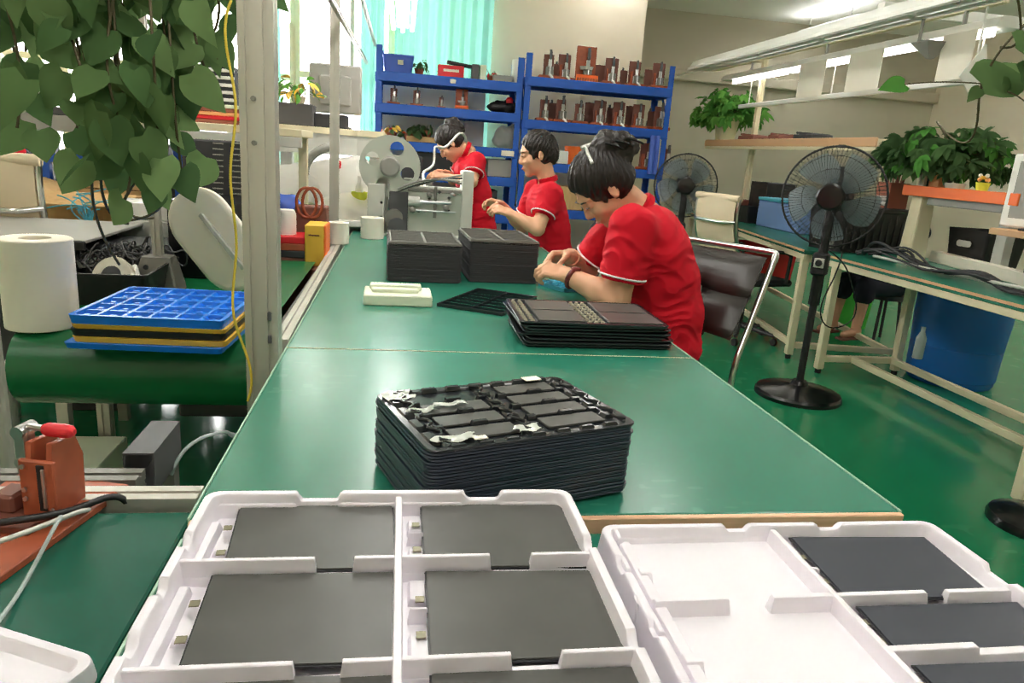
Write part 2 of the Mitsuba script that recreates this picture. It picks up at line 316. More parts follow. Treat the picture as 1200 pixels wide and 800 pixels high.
def profile(p0, p1, w=.04, h=.04, up=(0, 0, 1)):
    """An aluminium profile bar with a slot along each face."""
    p0, p1 = np.asarray(p0, float), np.asarray(p1, float); a, b, d = frame_of(p1-p0, up); g, s = w/2, .004; k = h/2
    pts = [(-g, -k), (-s, -k), (-s, -k+.006), (s, -k+.006), (s, -k), (g, -k), (g, -s), (g-.006, -s), (g-.006, s), (g, s), (g, k), (s, k), (s, k-.006), (-s, k-.006), (-s, k), (-g, k), (-g, s), (-g+.006, s), (-g+.006, -s), (-g, -s)]
    M = np.eye(4); M[:3, 0], M[:3, 1], M[:3, 2], M[:3, 3] = a, b, d, p0
    return prism(pts, np.linalg.norm(p1-p0), M)
solo('aluminium_rail', profile((-.318, 1.98, .735), (-.345, 4.9, .735), .042, .042), 'alu', 'slotted aluminium rail along the left edge of the far workbench', 'rail')
gp = Thing('gantry_frame', 'tall aluminium frame of two posts left of the bench with overhead beams', 'frame')
gp.part('post', join(profile((-.358, 1.85, 0), (-.358, 1.85, 2.6), .04, .06, (0, 1, 0)), profile((-.318, 1.85, 0), (-.318, 1.85, 2.6), .04, .06, (0, 1, 0))), 'alu')
gp.part('post', join(profile((-.375, 4.25, 0), (-.375, 4.25, 2.6), .05, .05, (0, 1, 0)),), 'alu')
gp.part('beam', profile((-.34, 1.9, 2.58), (-.36, 4.25, 2.58), .05, .05), 'alu')
gp.part('lower_beam', profile((-.33, 2.0, 1.86), (-.34, 7.1, 2.0), .022, .022), 'alu')
gp.part('lower_beam', profile((-.22, 3.2, 1.99), (-.26, 6.9, 2.13), .02, .02), 'alu')
gp.part('cross_beam', profile((-1.25, 1.85, 2.0), (-.38, 1.85, 2.0), .05, .05), 'alu')
for z in (.80, .86): gp.part('bracket', box(-.318, 1.817, z, .010, .006, .022, .002), 'dark_grey')
for z in (1.38, 1.28): gp.part('screw', cyl((-.345, 1.822, z), (-.345, 1.812, z), .006, 10), 'alu_dark')
solo('hanging_cable', cord([at_y(271, 0, 1.75), at_y(266, 60, 1.75), at_y(276, 120, 1.76), at_y(270, 200, 1.77), at_y(277, 290, 1.79), at_y(274, 370, 1.79), at_y(285, 405, 1.80), at_y(290, 470, 1.80)], .0035, 50), 'yellow_cord', 'yellow cord hanging down beside the near aluminium post', 'cord', smooth=True)

# ------------------------------------------------------------------ white display trays
def white_tray(w, d, h, notches=(), low=False):
    """Vacuum-formed shell: outer wall, rolled rim, inner wall, floor; origin at its bottom centre."""
    rs = []
    for ins, z in ((0., 0), (.002, h*.6), (.003, h-.003), (.004, h-.0008), (.0055, h), (.0125, h), (.014, h-.0008), (.015, h-.003), (.0195, .011), (.0215, .009), (.06, .008)):
        rs.append((rrect(w-2*ins, d-2*ins, max(.022-ins*.6, .006), 6, 110), z))
    def zmod(V):
        for side, c, half in notches:
            q, o = (V[:, 0], V[:, 1]) if side in 'fb' else (V[:, 1], V[:, 0])
            edge = np.abs(o-(d/2 if side == 'b' else -d/2 if side == 'f' else w/2 if side == 'r' else -w/2)) < .0165
            k = np.clip((half+.0025-np.abs(q-c))/.005, 0, 1)*edge
            V[:, 2] = np.where(V[:, 2] > h*.5, V[:, 2]-(h*.28)*k, V[:, 2])
        return V
    return rings(rs, True, zmod)
TW = ['tray_white']
def tray_stack(cx, cy, ztop, w, d, n, labs, h=.036, pitch=.011, rot=0):
    out = []
    for i in range(n):
        z = ztop-h-i*pitch
        out.append(Thing('white_tray', labs[i], 'tray', 'white display trays', mv(cx+(.001*((i*7) % 3-1) if i else 0), cy-.004*i*(i % 2), z, rz=rot+(.25*((i*5) % 3-1) if i else 0))))
    return out
def display_panel(c4, z, lab, flexside, th=.004, pm='panel'):
    """A dark display panel through four corners (world x, y) lying at height z."""
    c = np.array(c4)[:, :2]; poly = Polygon(c).buffer(-.002).buffer(.002)
    t = Thing('display_panel', lab, 'display panel', 'display panels in the white trays')
    t.part('glass', prism(poly, th, mv(0, 0, z)), pm)
    t.part('frame', prism(Polygon(c).buffer(.0022, join_style=2), th*.55, mv(0, 0, z)), 'panel_side', label='black edge frame')
    if flexside is not None:
        a, b = c[flexside[0]], c[flexside[1]]; nrm = np.array([-(b-a)[1], (b-a)[0]]); nrm /= np.linalg.norm(nrm); nrm *= 1 if nrm @ (c.mean(0)-a) < 0 else -1
        for f in (.33, .72):
            q = a+(b-a)*f; e = (b-a)/np.linalg.norm(b-a)
            q = q+nrm*.004; pl = [q-e*.005, q+e*.005, q+e*.005+nrm*.010, q-e*.005+nrm*.010]
            t.part('flex_cable', prism(pl, .0015, mv(0, 0, z+.001)), 'flex', label='gold flex cable end')
ZL, ZR = .845, .818
TLw, TLd, TLx, TLy = .494, .690, .004, .557          # left tray
labsL = ['white display tray at the front left, top of its stack, holding dark panels', 'white display tray directly under the left panel-filled tray', 'white display tray third from the top of the left tray stack', 'white display tray fourth from the top of the left tray stack', 'white display tray fifth from the top of the left tray stack', 'white display tray lowest in the left tray stack']
stk = tray_stack(TLx, TLy, ZL, TLw, TLd, 6, labsL, .040, .0125)
base = shape(white_tray(TLw, TLd, .040, (('b', -.100, .026), ('b', .12, .024), ('l', .22, .012), ('l', .13, .012), ('l', .04, .012), ('l', -.06, .012), ('r', .2, .01), ('r', .02, .01))), 'tray_white', 35)
for t in stk: t.part('shell', base, None)
t = stk[0]; h = .040
xm = .009-TLx
bars = []
rows = [.737-TLy, .566-TLy, .395-TLy]
ridges = [ridge(xm-.006, xm+.006, -TLd/2+.02, TLd/2-.02, .006, h-.001, .002)]
for r in rows:
    for (a, b) in ((-.236, -.085), (-.048, xm), (xm, .115), (.158, .236)): ridges.append(ridge(a, b, r-.007, r+.006, .006, h-.002, .0035))
    ridges.append(ridge(-.236, .236, r-.009, r+.008, .006, .019, .003))
for k in range(4):
    yt = ([TLd/2-.03]+rows)[k]-.012; yb = (rows+[-TLd/2+.03])[k]+.012
    for x0, x1, f0, f1, z in ((-.230, -.214, .06, .95, .021), (-.214, -.186, .46, .66, .017), (xm+.010, xm+.034, .02, .3, .017), (xm+.010, xm+.034, .44, .5, .026), (xm+.010, xm+.034, .66, .95, .018), (.214, .230, .03, .97, .022)):
        ridges.append(ridge(x0, x1, yb+(yt-yb)*(1-f1), yb+(yt-yb)*(1-f0), .006, z, .003))
for r_ in ridges: t.part('divider', r_, 'tray_white')
pz = ZL-h+.012
def P4(pts, z): return [at_z(x, y, z) for x, y in pts]
zp = ZL-.017
PL = [((282, 594), (459, 590), (462, 664), (262, 668)), ((494, 591), (669, 589), (703, 661), (499, 664)), ((250, 673), (462, 670), (466, 774), (211, 781)), ((500, 669), (690, 668), (741, 766), (506, 775)),
      ((205, 794), (466, 790), (470, 890), (160, 900)), ((506, 789), (756, 780), (805, 880), (512, 890))]
nm = ['back left pocket', 'back right pocket', 'second row left pocket', 'second row right pocket', 'front left pocket', 'front right pocket']
for q, n_ in zip(PL, nm): display_panel(P4(q, zp), zp-.004, 'dark grey display panel lying in the %s of the left white tray' % n_, (0, 3))
# right tray
aR = at_z(703, 612, ZR); bR = at_z(1090, 611, ZR)
TRw = bR[0]-aR[0]+.012; TRx = (aR[0]+bR[0])/2; TRd = .62; TRy = (aR[1]+bR[1])/2+.004-TRd/2
labsR = ['white display tray at the front right with an empty left column, top of its stack', 'white display tray directly under the half-empty right tray', 'white display tray third from the top of the right tray stack', 'white display tray lowest in the right tray stack']
stk = tray_stack(TRx, TRy, ZR, TRw, TRd, 4, labsR, .030, .0125)
base = shape(white_tray(TRw, TRd, .030, (('b', -.055, .016), ('b', .085, .016), ('r', .17, .02), ('r', .02, .02), ('l', .21, .014), ('l', .09, .012))), 'tray_white', 35)
for t in stk: t.part('shell', base, None)
t = stk[0]; h = .030; zf = ZR-.002
xm = at_z(978, 696, zf)[0]-TRx; r1 = at_z(905, 698, zf)[1]-TRy; r2 = at_z(1090, 757, zf)[1]-TRy; r3 = r2-.155; rl2 = r1-.165
X0, X1 = -TRw/2+.02, TRw/2-.02
ridges = [ridge(xm-.006, xm+.006, -TRd/2+.02, TRd/2-.02, .006, h-.001, .002)]
xa = at_z(765, 704, zf)[0]-TRx; xb = at_z(858, 702, zf)[0]-TRx; xc = at_z(905, 701, zf)[0]-TRx
for a, b in ((xa, xb), (xc, xm)): ridges += [ridge(a, b, r1-.007, r1+.007, .006, h-.002, .003), ridge(a, b, rl2-.007, rl2+.007, .006, h-.002, .003)]
xd = at_z(1088, 693, zf)[0]-TRx; xe = at_z(1109, 693, zf)[0]-TRx; xf = at_z(1150, 757, zf)[0]-TRx
ridges += [ridge(xm, xd, r1-.007, r1+.007, .006, h-.002, .003), ridge(xe, X1, r1-.007, r1+.007, .006, h-.002, .003), ridge(xm, xf, r2-.008, r2+.008, .006, h-.002, .003), ridge(xm, X1, r2-.009, r2+.009, .006, .019, .003), ridge(xm, X1, r3-.009, r3+.009, .006, .022, .003)]
for (x, y, w_, d_, z_) in ((756, 668, .020, .018, .024), (733, 658, .012, .034, .028), (812, 770, .024, .020, .024), (748, 702, .014, .022, .028), (770, 728, .012, .040, .028), (724, 625, .012, .030, .028), (955, 665, .016, .012, .03), (780, 760, .012, .04, .024)):
    q = at_z(x, y, ZR-h+z_); ridges.append(ridge(q[0]-TRx-w_/2, q[0]-TRx+w_/2, q[1]-TRy-d_/2, q[1]-TRy+d_/2, .006, z_, .003))
ridges.append(ridge(X0, X0+.022, -TRd/2+.03, TRd/2-.03, .006, .021, .004))
for r_ in ridges: t.part('divider', r_, 'tray_white')
zp = ZR-h+.018
PR = [((927, 629), (1083, 629), (1164, 697), (995, 702)), ((1006, 710), (1192, 705), (1250, 762), (1056, 766)), ((1072, 779), (1262, 772), (1372, 872), (1176, 884))]
for q, n_ in zip(PR, ['back pocket', 'middle pocket', 'front pocket']): display_panel(P4(q, zp), zp-.004, 'dark grey display panel lying in the %s of the right white tray' % n_, (0, 3), .004, 'panel_blue')
# corner of another white tray on the side table
cz = .757; A, B, Cc = at_z(50, 745, cz), at_z(124, 768, cz), at_z(0, 776, cz)
ang = math.degrees(math.atan2(B[1]-A[1], B[0]-A[0])); w_ = .28; d_ = .36
e1 = (B-A)/np.linalg.norm(B-A); e2 = np.array([e1[1], -e1[0], 0]); ctr = A-e1*(w_/2-np.linalg.norm(B-A))+e2*(d_/2)
e1v = e1; ctr = B-e1*w_/2+e2*d_/2
t = Thing('white_tray', 'empty white tray whose corner lies on the dark green side table at the bottom left', 'tray', 'white display trays', mv(ctr[0], ctr[1], cz-.022, rz=ang))
t.part('shell', white_tray(w_, d_, .022), 'tray_white', 35)
# ------------------------------------------------------------------ stacks of black trays
def black_shell(w, d, h, r=.02, lip=.004):
    rs = [(rrect(w-2*i, d-2*i, max(r-i*.5, .004), 5, 12), z) for i, z in ((.007, 0), (.005, h*.50), (0., h*.55), (0, h-.0006), (.0008, h), (.012, h), (.014, h-.003), (.016, h*.35), (.05, h*.35))]
    return rings(rs)
def ordlab(i, n, what): return 'black plastic tray, %s of %s' % (ORD[i] if i < n-1 else 'lowest', what)
# near stack
NW, ND, NZ, NR, NP, NN = .372, .264, .880, 19.0, .0052, 24
NC = np.array([.182, 1.130])
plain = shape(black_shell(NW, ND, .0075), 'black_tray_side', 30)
jit = np.random.default_rng(3)
for i in range(NN):
    z = NZ-.0075-i*NP
    t = Thing('black_tray', ordlab(i, NN, 'the stack nearest the white trays'), 'tray', 'black trays of the near stack', mv(NC[0]+jit.normal()*.0009, NC[1]+jit.normal()*.0009, z, rz=NR+jit.normal()*.25))
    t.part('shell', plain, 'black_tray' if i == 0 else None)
    if i == 0: NT = t
R = []
px_ = .0; W2, D2 = NW/2, ND/2
colx = [(-W2+.052, -.018), (.030, W2-.044)]
rowy = np.linspace(-D2+.026, D2-.018, 5)
top = .0115
for yy in rowy[1:-1]:
    for (a, b) in colx:
        R += [ridge(a-.016, a+.004, yy-.007, yy+.007, .002, top, .002), ridge(a+(b-a)*.42, a+(b-a)*.68, yy-.006, yy+.006, .002, top+.002, .002), ridge(b-.006, b+.012, yy-.006, yy+.006, .002, top, .002)]
for k in range(4):
    yc = (rowy[k]+rowy[k+1])/2
    for (a, b) in colx: R += [ridge(a-.036, a-.018, yc-.013, yc+.015, .002, .0095, .003), ridge(b+.004, b+.022, yc-.012, yc+.010, .002, .010, .003)]
    R += [ridge(-W2+.008, -W2+.03, rowy[k]+.004, rowy[k+1]-.010, .002, .0105, .004)]
for a in np.linspace(-W2+.05, W2-.05, 7): R += [ridge(a-.016, a+.012, -D2+.004, -D2+.017, .004, .0105 if a < 0 else .0125, .003), ridge(a-.014, a+.016, D2-.018, D2-.004, .004, .012, .003)]
R += [ridge(-.012, .004, -D2+.02, D2-.02, .002, .0075, .003), bx(-W2+.02, W2-.02, -D2+.02, D2-.02, .0005, .003)]
# raised wavy seams between the pockets
for x in (-.006, W2-.02, -W2+.034):
    ys = np.linspace(-D2+.02, D2-.02, 24); R.append(sweep(np.c_[x+.007*np.sign(np.sin(ys*150))*np.abs(np.sin(ys*150))**.4, ys, np.full(24, .0115)], .0028, 6))
for r_ in R: NT.part('pocket_wall', r_, 'black_tray', 25)
lab = ['front left', 'second row left', 'third row left', 'back left', 'front right', 'second row right', 'third row right', 'back right']
for c, (a, b) in enumerate(colx):
    for k in range(4):
        if (c, k) == (0, 3): continue
        p = Thing('small_display_panel', 'small dark panel in the %s pocket of the near black tray stack' % lab[c*4+k], 'display panel', 'panels on the near black tray stack', NT.M @ mv(0, 0, .003))
        p.own(box((a+b)/2, (rowy[k]+rowy[k+1])/2, .0025, (b-a)-.002, (rowy[1]-rowy[0])-.014, .004, .0008), 'panel')
solo('paper_label', box(W2-.07, D2-.018, .0135, .034, .022, .002, .0004), 'paper', 'blank white label lying on the back corner of the near black tray stack', 'label', M=NT.M)
solo('film_tab', box(-W2+.085, -D2+.013, .0145, .022, .012, .0015, .0003), 'paper', 'small white tab on the front edge of the near black tray stack', 'tab', M=NT.M)
# pale crinkled patches imitate reflected highlights on the left of the top tray
fl = []
for (x, y, w, d) in ((-W2+.03, D2-.035, .05, .04), (-W2+.045, .02, .05, .016), (-W2+.10, .035, .06, .014), (-W2+.05, -D2+.028, .07, .022), (-.01, -D2+.03, .045, .026)):
    g = np.linspace(0, 1, 9); U, Vv = np.meshgrid(g, g, indexing='ij'); zz = .0125+.003*np.sin(U*9+x*90)*np.cos(Vv*7+y*50)
    P = np.stack([x-w/2+w*U+.004*np.sin(Vv*8), y-d/2+d*Vv+.004*np.sin(U*9), zz], -1).reshape(-1, 3); i, j = np.meshgrid(np.arange(8), np.arange(8), indexing='ij'); q = (i*9+j).ravel()
    fl.append(trimesh.Trimesh(P, np.vstack([np.c_[q, q+9, q+10], np.c_[q, q+10, q+1]]), process=False))
mat('gloss_clear', (196, 200, 192), .14, spec=.9, coat=1.)  # pale colour holds the highlight
for r_ in fl: NT.part('wrap_film', r_, 'gloss_clear', True, label='pale crinkled patch painted as a highlight')
# tall stacks beyond
def lattice(w, d, nx, ny, z, bw=.008, h=.010, rim=.012):
    out = [bx(-w/2, w/2, -d/2, -d/2+rim, z, z+h, .001), bx(-w/2, w/2, d/2-rim, d/2, z, z+h, .001), bx(-w/2, -w/2+rim, -d/2, d/2, z, z+h, .001), bx(w/2-rim, w/2, -d/2, d/2, z, z+h, .001)]
    out += [bx(-w/2, w/2, y-bw/2, y+bw/2, z, z+h*.8) for y in np.linspace(-d/2, d/2, ny+1)[1:-1]]
    out += [bx(x-bw/2, x+bw/2, -d/2, d/2, z, z+h*.8) for x in np.linspace(-w/2, w/2, nx+1)[1:-1]]
    return out
mat('tray_edge_dull', (112, 110, 104), .45)
mat('tray_grey_side', (66, 66, 69), .5, spec=.4)
mat('clip_pale', (150, 144, 124), .4)
for (x0, x1, y0, y1, zt, rz, what, gp_) in ((-.052, .255, 2.955, 3.37, .908, 1.5, 'the tall stack left of its twin before the grey machine', 'trays of the left tall stack'), (.285, .592, 3.02, 3.45, .926, 2.5, 'the tall stack beside the hands of the nearest woman', 'trays of the right tall stack')):
    n = 20; P = (zt-.75-.010)/(n-1); w, d = x1-x0, y1-y0
    sh = shape(black_shell(w, d, .0095, .012), 'tray_grey_side', 30)
    for i in range(n):
        t = Thing('black_tray', ordlab(i, n, what), 'tray', 'black '+gp_, mv((x0+x1)/2+jit.normal()*.0015, (y0+y1)/2+jit.normal()*.0015, zt-.0095-i*P, rz=rz+jit.normal()*.3))
        t.part('shell', sh, 'black' if i == 0 else None)
        for r_ in lattice(w-.01, d-.01, 2, 7, .003, .011, .016, .008) if i == 0 else (): t.part('lattice_bar', r_, 'tray_edge_dull')
# low offset stack near the seam
c4 = [at_z(601, 376, .828), at_z(797, 382, .828), at_z(753, 352, .828), at_z(586, 346, .828)]
ctr = sum(c4)/4; w = .5*(np.linalg.norm(c4[1]-c4[0])+np.linalg.norm(c4[2]-c4[3])); d = .5*(np.linalg.norm(c4[3]-c4[0])+np.linalg.norm(c4[2]-c4[1])); rz = math.degrees(math.atan2(*(c4[1]-c4[0])[1::-1]))
w = .46; d = .33; ctr = (c4[0]+c4[1])/2+np.array([-.0, d/2, 0])
sh = shape(black_shell(w, d, .0085, .02), 'black_tray', 30)
for i in range(8):
    t = Thing('black_tray', ordlab(i, 8, 'the low uneven stack before the nearest woman'), 'tray', 'black trays of the low stack', mv(ctr[0]+jit.normal()*.009+.002*i, ctr[1]+jit.normal()*.008, .8195-i*.0098, rz=rz+jit.normal()*1.6))
    t.part('shell', sh, None)
    if i == 0: LT = t
f = ([ridge(x-.006, x+.006, y-.008, y+.008, .002, .011, .002) for x in (-w/2+.022, -w/2+.044, -.012, .008, .028) for y in np.linspace(-d/2+.03, d/2-.03, 9)])
for r_ in f: LT.part('pocket_wall', r_, 'clip_pale')
for k, (a, b, lb) in enumerate(((-w/2+.062, -.026, 'left'), (.046, w/2-.014, 'right'))):
    for j in range(2):
        y0 = -d/2+.022+j*(d/2-.02)
        solo('display_panel', bx(a, b, y0, y0+d/2-.03, .004, .0115, .001), 'panel', 'dark panel on the low uneven tray stack, %s half, %s row' % (lb, ('front', 'back')[j]), 'display panel', 'panels on the low tray stack', LT.M)
# loose lattice tray
p = [at_z(511, 357, .76), at_z(590, 369, .76), at_z(622, 345, .76), at_z(555, 337, .76)]
cc = sum(p)/4; rzz = math.degrees(math.atan2(p[1][1]-p[0][1], p[1][0]-p[0][0]))
t = Thing('black_tray', 'single black lattice tray lying flat between the tall stacks and the low stack', 'tray', M=mv(cc[0]+.01, cc[1], .750, rz=rzz))
for r_ in lattice(.255, .37, 2, 7, 0, .006, .012, .007): t.part('lattice_bar', r_, 'black_tray')
# foam block
fb = Thing('foam_block', 'pale green foam block with two raised bars, lying left of the black trays', 'foam block', M=mv(-.0, 2.565, .75, rz=1))
fb.part('slab', box(0, 0, .019, .240, .17, .038, .004), 'foam'); fb.part('bar', box(-.008, .045, .047, .185, .05, .018, .003), 'foam'); fb.part('bar', box(-.01, -.018, .045, .165, .035, .014, .003), 'foam')
# small cyan tray by the woman's arm
ct = Thing('parts_box', 'flat light blue parts box on the bench under the nearest woman\'s forearm', 'box', M=mv(.685, 2.965, .75, rz=-62))
ct.part('body', rings([(rrect(.185-2*i, .10-2*i, .01, 4, 2), z) for i, z in ((.004, 0), (0, .018), (.003, .018), (.006, .008), (.03, .008))]), 'cyan', 30)
ct.part('divider', join([bx(x-.001, x+.001, -.046, .046, .007, .016) for x in (-.045, 0, .045)]+[bx(-.088, .088, -.001, .001, .007, .016)]), 'cyan')
# ------------------------------------------------------------------ implicit surfaces for people
def surfnet(prims, lo, hi, res):
    lo = np.array(lo, np.float32); n = np.ceil((np.array(hi)-lo)/res).astype(int)+1
    V = np.full(n, 1., np.float32)
    for kind, fn, c, rad, k in prims:
        a = np.maximum(((np.array(c)-rad-lo)/res-(k*1.5/res)-2).astype(int), 0); b = np.minimum(((np.array(c)+rad-lo)/res+(k*1.5/res)+3).astype(int), n)
        if np.any(b <= a): continue
        g = np.meshgrid(*[(lo[i]+res*np.arange(a[i], b[i])).astype(np.float32) for i in range(3)], indexing='ij', copy=False)
        d = fn(np.stack(g, -1)); s = tuple(slice(a[i], b[i]) for i in range(3)); v = V[s]
        if kind == '+':
            h = np.maximum(k-np.abs(v-d), 0)/max(k, 1e-6); V[s] = np.minimum(v, d)-h*h*k*.25
        else:
            d = -d; h = np.maximum(k-np.abs(v-d), 0)/max(k, 1e-6); V[s] = np.maximum(v, d)+h*h*k*.25
    S = V < 0; cnt = sum(S[i:n[0]-1+i, j:n[1]-1+j, k:n[2]-1+k].astype(np.int8) for i, j, k in np.ndindex(2, 2, 2))
    cells = np.argwhere((cnt > 0) & (cnt < 8)); idx = np.full(n-1, -1, np.int64); idx[tuple(cells.T)] = np.arange(len(cells))
    off = np.array(list(np.ndindex(2, 2, 2))); cv = np.stack([V[tuple((cells+o).T)] for o in off], 1)
    P = np.zeros((len(cells), 3)); m = np.zeros(len(cells))
    for x in range(8):
        for y in range(x+1, 8):
            if np.abs(off[x]-off[y]).sum() != 1: continue
            e = (cv[:, x] < 0) != (cv[:, y] < 0); t = np.where(e, cv[:, x]/np.where(e, cv[:, x]-cv[:, y], 1), 0)
            P += np.where(e[:, None], off[x]+t[:, None]*(off[y]-off[x]), 0); m += e
    P = lo+res*(cells+P/m[:, None]); F = []
    for ax in range(3):
        u, w = (ax+1) % 3, (ax+2) % 3; sl = [slice(1, -1)]*3; sl[ax] = slice(0, -1); s2 = list(sl); s2[ax] = slice(1, None)
        A = S[tuple(sl)]; B = S[tuple(s2)]; e = np.argwhere(A != B); o = np.ones(3, int); o[ax] = 0; e = e+o
        du, dw = np.eye(3, dtype=int)[u], np.eye(3, dtype=int)[w]
        q = np.stack([idx[tuple((e-du-dw).T)], idx[tuple((e-dw).T)], idx[tuple(e.T)], idx[tuple((e-du).T)]], 1); ins = S[tuple(e.T)]
        q = np.where(ins[:, None], q, q[:, ::-1]); F.append(q)
    F = np.vstack(F); F = F[(F >= 0).all(1)]
    return trimesh.Trimesh(P, np.vstack([F[:, [0, 1, 2]], F[:, [0, 2, 3]]]), process=False)
def cone(a, b, ra, rb, k=.012, op='+', cut=None):
    a, b = np.asarray(a, np.float32), np.asarray(b, np.float32); ba = b-a; L = max(float(ba @ ba), 1e-9)
    def fn(p):
        t = np.clip((p-a) @ ba/L, 0, 1); d = np.linalg.norm(p-a-t[..., None]*ba, axis=-1)-(ra+(rb-ra)*t)
        return d if cut is None else np.maximum(d, (p-np.asarray(cut[0], np.float32)) @ np.asarray(cut[1], np.float32))
    return (op, fn, (a+b)/2, np.abs(ba)/2+max(ra, rb), k)
def ell(c, r, R=np.eye(3), k=.012, op='+', wob=0., fr=40.):
    c = np.asarray(c, np.float32); r = np.asarray(r, np.float32); R = np.asarray(R, np.float32)
    def fn(p):
        q = (p-c) @ R; k0 = np.linalg.norm(q/r, axis=-1); k1 = np.linalg.norm(q/(r*r), axis=-1); d = k0*(k0-1)/np.maximum(k1, 1e-6)
        if wob: d = d+wob*(meshkit.noise(p*fr)-.5).astype(np.float32)
        return d
    return (op, fn, c, np.full(3, r.max()), k)
def half(point, nrm, c, rad, op='-', k=.004):
    point, nrm = np.asarray(point, np.float32), np.asarray(nrm, np.float32); return (op, lambda p: -(p-point) @ nrm, np.asarray(c), np.asarray(rad), k)   # removes the side nrm points to
def rot3(rx=0, ry=0, rz=0): return trimesh.transformations.euler_matrix(math.radians(rx), math.radians(ry), math.radians(rz), 'sxyz')[:3, :3]
def norm(v): v = np.asarray(v, float); return v/np.linalg.norm(v)

class Human:
    """Local frame: x forward, y to the person's left, z up; M places it in the room."""
    def __init__(s, origin, heading, scale=1.): s.M = mv(*origin, rz=heading, s=scale); s.skin = []; s.Rw = s.M[:3, :3]
    def head(s, c, pitch, turn=0, tilt=0, sc=1.):
        R = rot3(0, 0, turn) @ rot3(0, pitch, 0) @ rot3(tilt, 0, 0); s.hc, s.hR, s.hs = np.asarray(c, float), R, sc
        h = lambda x, y, z: s.hc+R @ (np.array([x, y, z])*sc)
        s.h = h; E = lambda c, r, k=.012, op='+', rr=np.eye(3): ell(h(*c), np.array(r)*sc, R @ rr, k*sc, op)
        s.skin += [E((-.012, 0, .035), (.094, .074, .088)), E((.03, 0, -.035), (.062, .060, .078), .02), cone(h(.066, 0, -.098), h(.06, 0, -.09), .022*sc, .026*sc, .02*sc), E((.070, 0, .030), (.022, .054, .013), .02),
                   E((.094, .033, .010), (.016, .017, .011), .012, '-'), E((.094, -.033, .010), (.016, .017, .011), .012, '-'), E((.058, .040, -.028), (.026, .024, .026), .02), E((.058, -.040, -.028), (.026, .024, .026), .02),
                   cone(h(.088, 0, .012), h(.104, 0, -.026), .008*sc, .012*sc, .01*sc), cone(h(.094, .012, -.032), h(.094, -.012, -.032), .009*sc, .009*sc, .008*sc), E((.080, .031, .008), (.012, .016, .010), .006), E((.080, -.031, .008), (.012, .016, .010), .006),
                   E((.086, 0, -.061), (.012, .025, .008), .006), E((.084, 0, -.072), (.012, .021, .008), .006)]
        for g in (1, -1): s.skin += [E((-.006, g*.079, -.004), (.019, .009, .032), .006, '+', rot3(0, -12, g*18)), E((.0, g*.090, -.004), (.008, .006, .014), .005, '-')]
    def neck(s, base, r=.054): s.skin.append(cone(s.h(-.03, 0, -.06), base, .052*s.hs, r, .025))
    def arm(s, sh, el, wr, r=(.050, .043, .039, .026)):
        sh, el, wr = map(np.asarray, (sh, el, wr)); m = el+(wr-el)*.32
        s.skin += [cone(sh, el, r[0], r[1], .02), cone(el, m, r[1]*.95, r[2]*1.04, .02), cone(m, wr, r[2]*1.04, r[3], .02)]
    def hand(s, w, d, n, side, curl=35, sc=1., thumb=.6, spread=1.):
        w = np.asarray(w, float); d = norm(d); n = norm(np.asarray(n, float)-d*(d @ n)); t = np.cross(n, d)*side
        P = []
        for o, L, l0 in ((.031, .070, .082), (.0105, .078, .086), (-.0105, .072, .082), (-.030, .056, .074)):
            o *= sc; k = w+d*l0*sc+t*o*spread-n*.004*sc; P.append(cone(w+t*o*.6, k, .015*sc, .0115*sc, .010)); q, ang, e = k, 0, d
            for fr, rr in ((.45, .0098), (.31, .0088), (.24, .0078)):
                ang += math.radians(curl*(1.15 if o < 0 else 1)); e = d*math.cos(ang)+n*math.sin(ang); q2 = q+e*L*fr*sc; P.append(cone(q, q2, rr*sc, rr*.93*sc, .003)); q = q2
        b = w+d*.022*sc+t*.022*sc; e = norm(d*.62+t*.62+n*thumb); q = b+e*.044*sc; P += [cone(b, q, .0155*sc, .0115*sc, .010), cone(q, q+norm(d*.85+t*.1+n*thumb*1.1)*.030*sc, .0108*sc, .0095*sc, .004)]
        q = q+norm(d*.85+t*.1+n*thumb*1.1)*.030*sc; P.append(cone(q, q+norm(d*.9-t*.15+n*thumb*1.2)*.024*sc, .0095*sc, .0078*sc, .003)); s.skin += P
    def mesh(s, prims, res):
        c = np.array([p[2] for p in prims if p[0] == '+']); r = np.array([p[3] for p in prims if p[0] == '+'])
        return surfnet(prims, (c-r).min(0)-.02, (c+r).max(0)+.02, res)
    def strand(s, prim):
        op, fn, c, r, k = prim; ax = norm(s.hR @ np.array([-.62, 0, .78])); a, b, _ = frame_of(ax); hc = s.hc
        def g(p):
            q = p-hc; w = np.arctan2(q @ b, q @ a); return fn(p)+(.0028*np.sin(w*30+4*meshkit.noise(p*22))+.002*np.sin(w*57+5*meshkit.noise(p*30))).astype(np.float32)
        return (op, g, c, r+.004, k)
    def hair(s, extra=(), vol=1., res=.0045, ears=True):
        h, R, sc = s.h, s.hR, s.hs; E = lambda c, r, k=.015, op='+', wob=1.: s.strand(ell(h(*c), np.array(r)*sc, R, k*sc, op)) if wob and op == '+' else ell(h(*c), np.array(r)*sc, R, k*sc, op)
        p = [E((-.020, 0, .045), (.104*vol, .088*vol, .096*vol)), E((-.050, 0, .0), (.070*vol, .082*vol, .092*vol)), E((.034, .071, .0), (.013, .008, .026), .008, '+', 0), E((.034, -.071, .0), (.013, .008, .026), .008, '+', 0), E((.116, 0, -.012), (.066, .082, .100), .012, '-', 0), E((.05, 0, -.11), (.07, .1, .07), .012, '-', 0), E((-.085, 0, -.105), (.085, .11, .062), .02, '-', 0)]
        if ears: p += [E((.018, g*.092, -.020), (.030, .022, .036), .008, '-', 0) for g in (1, -1)]
        return s.mesh(p+list(extra), res)
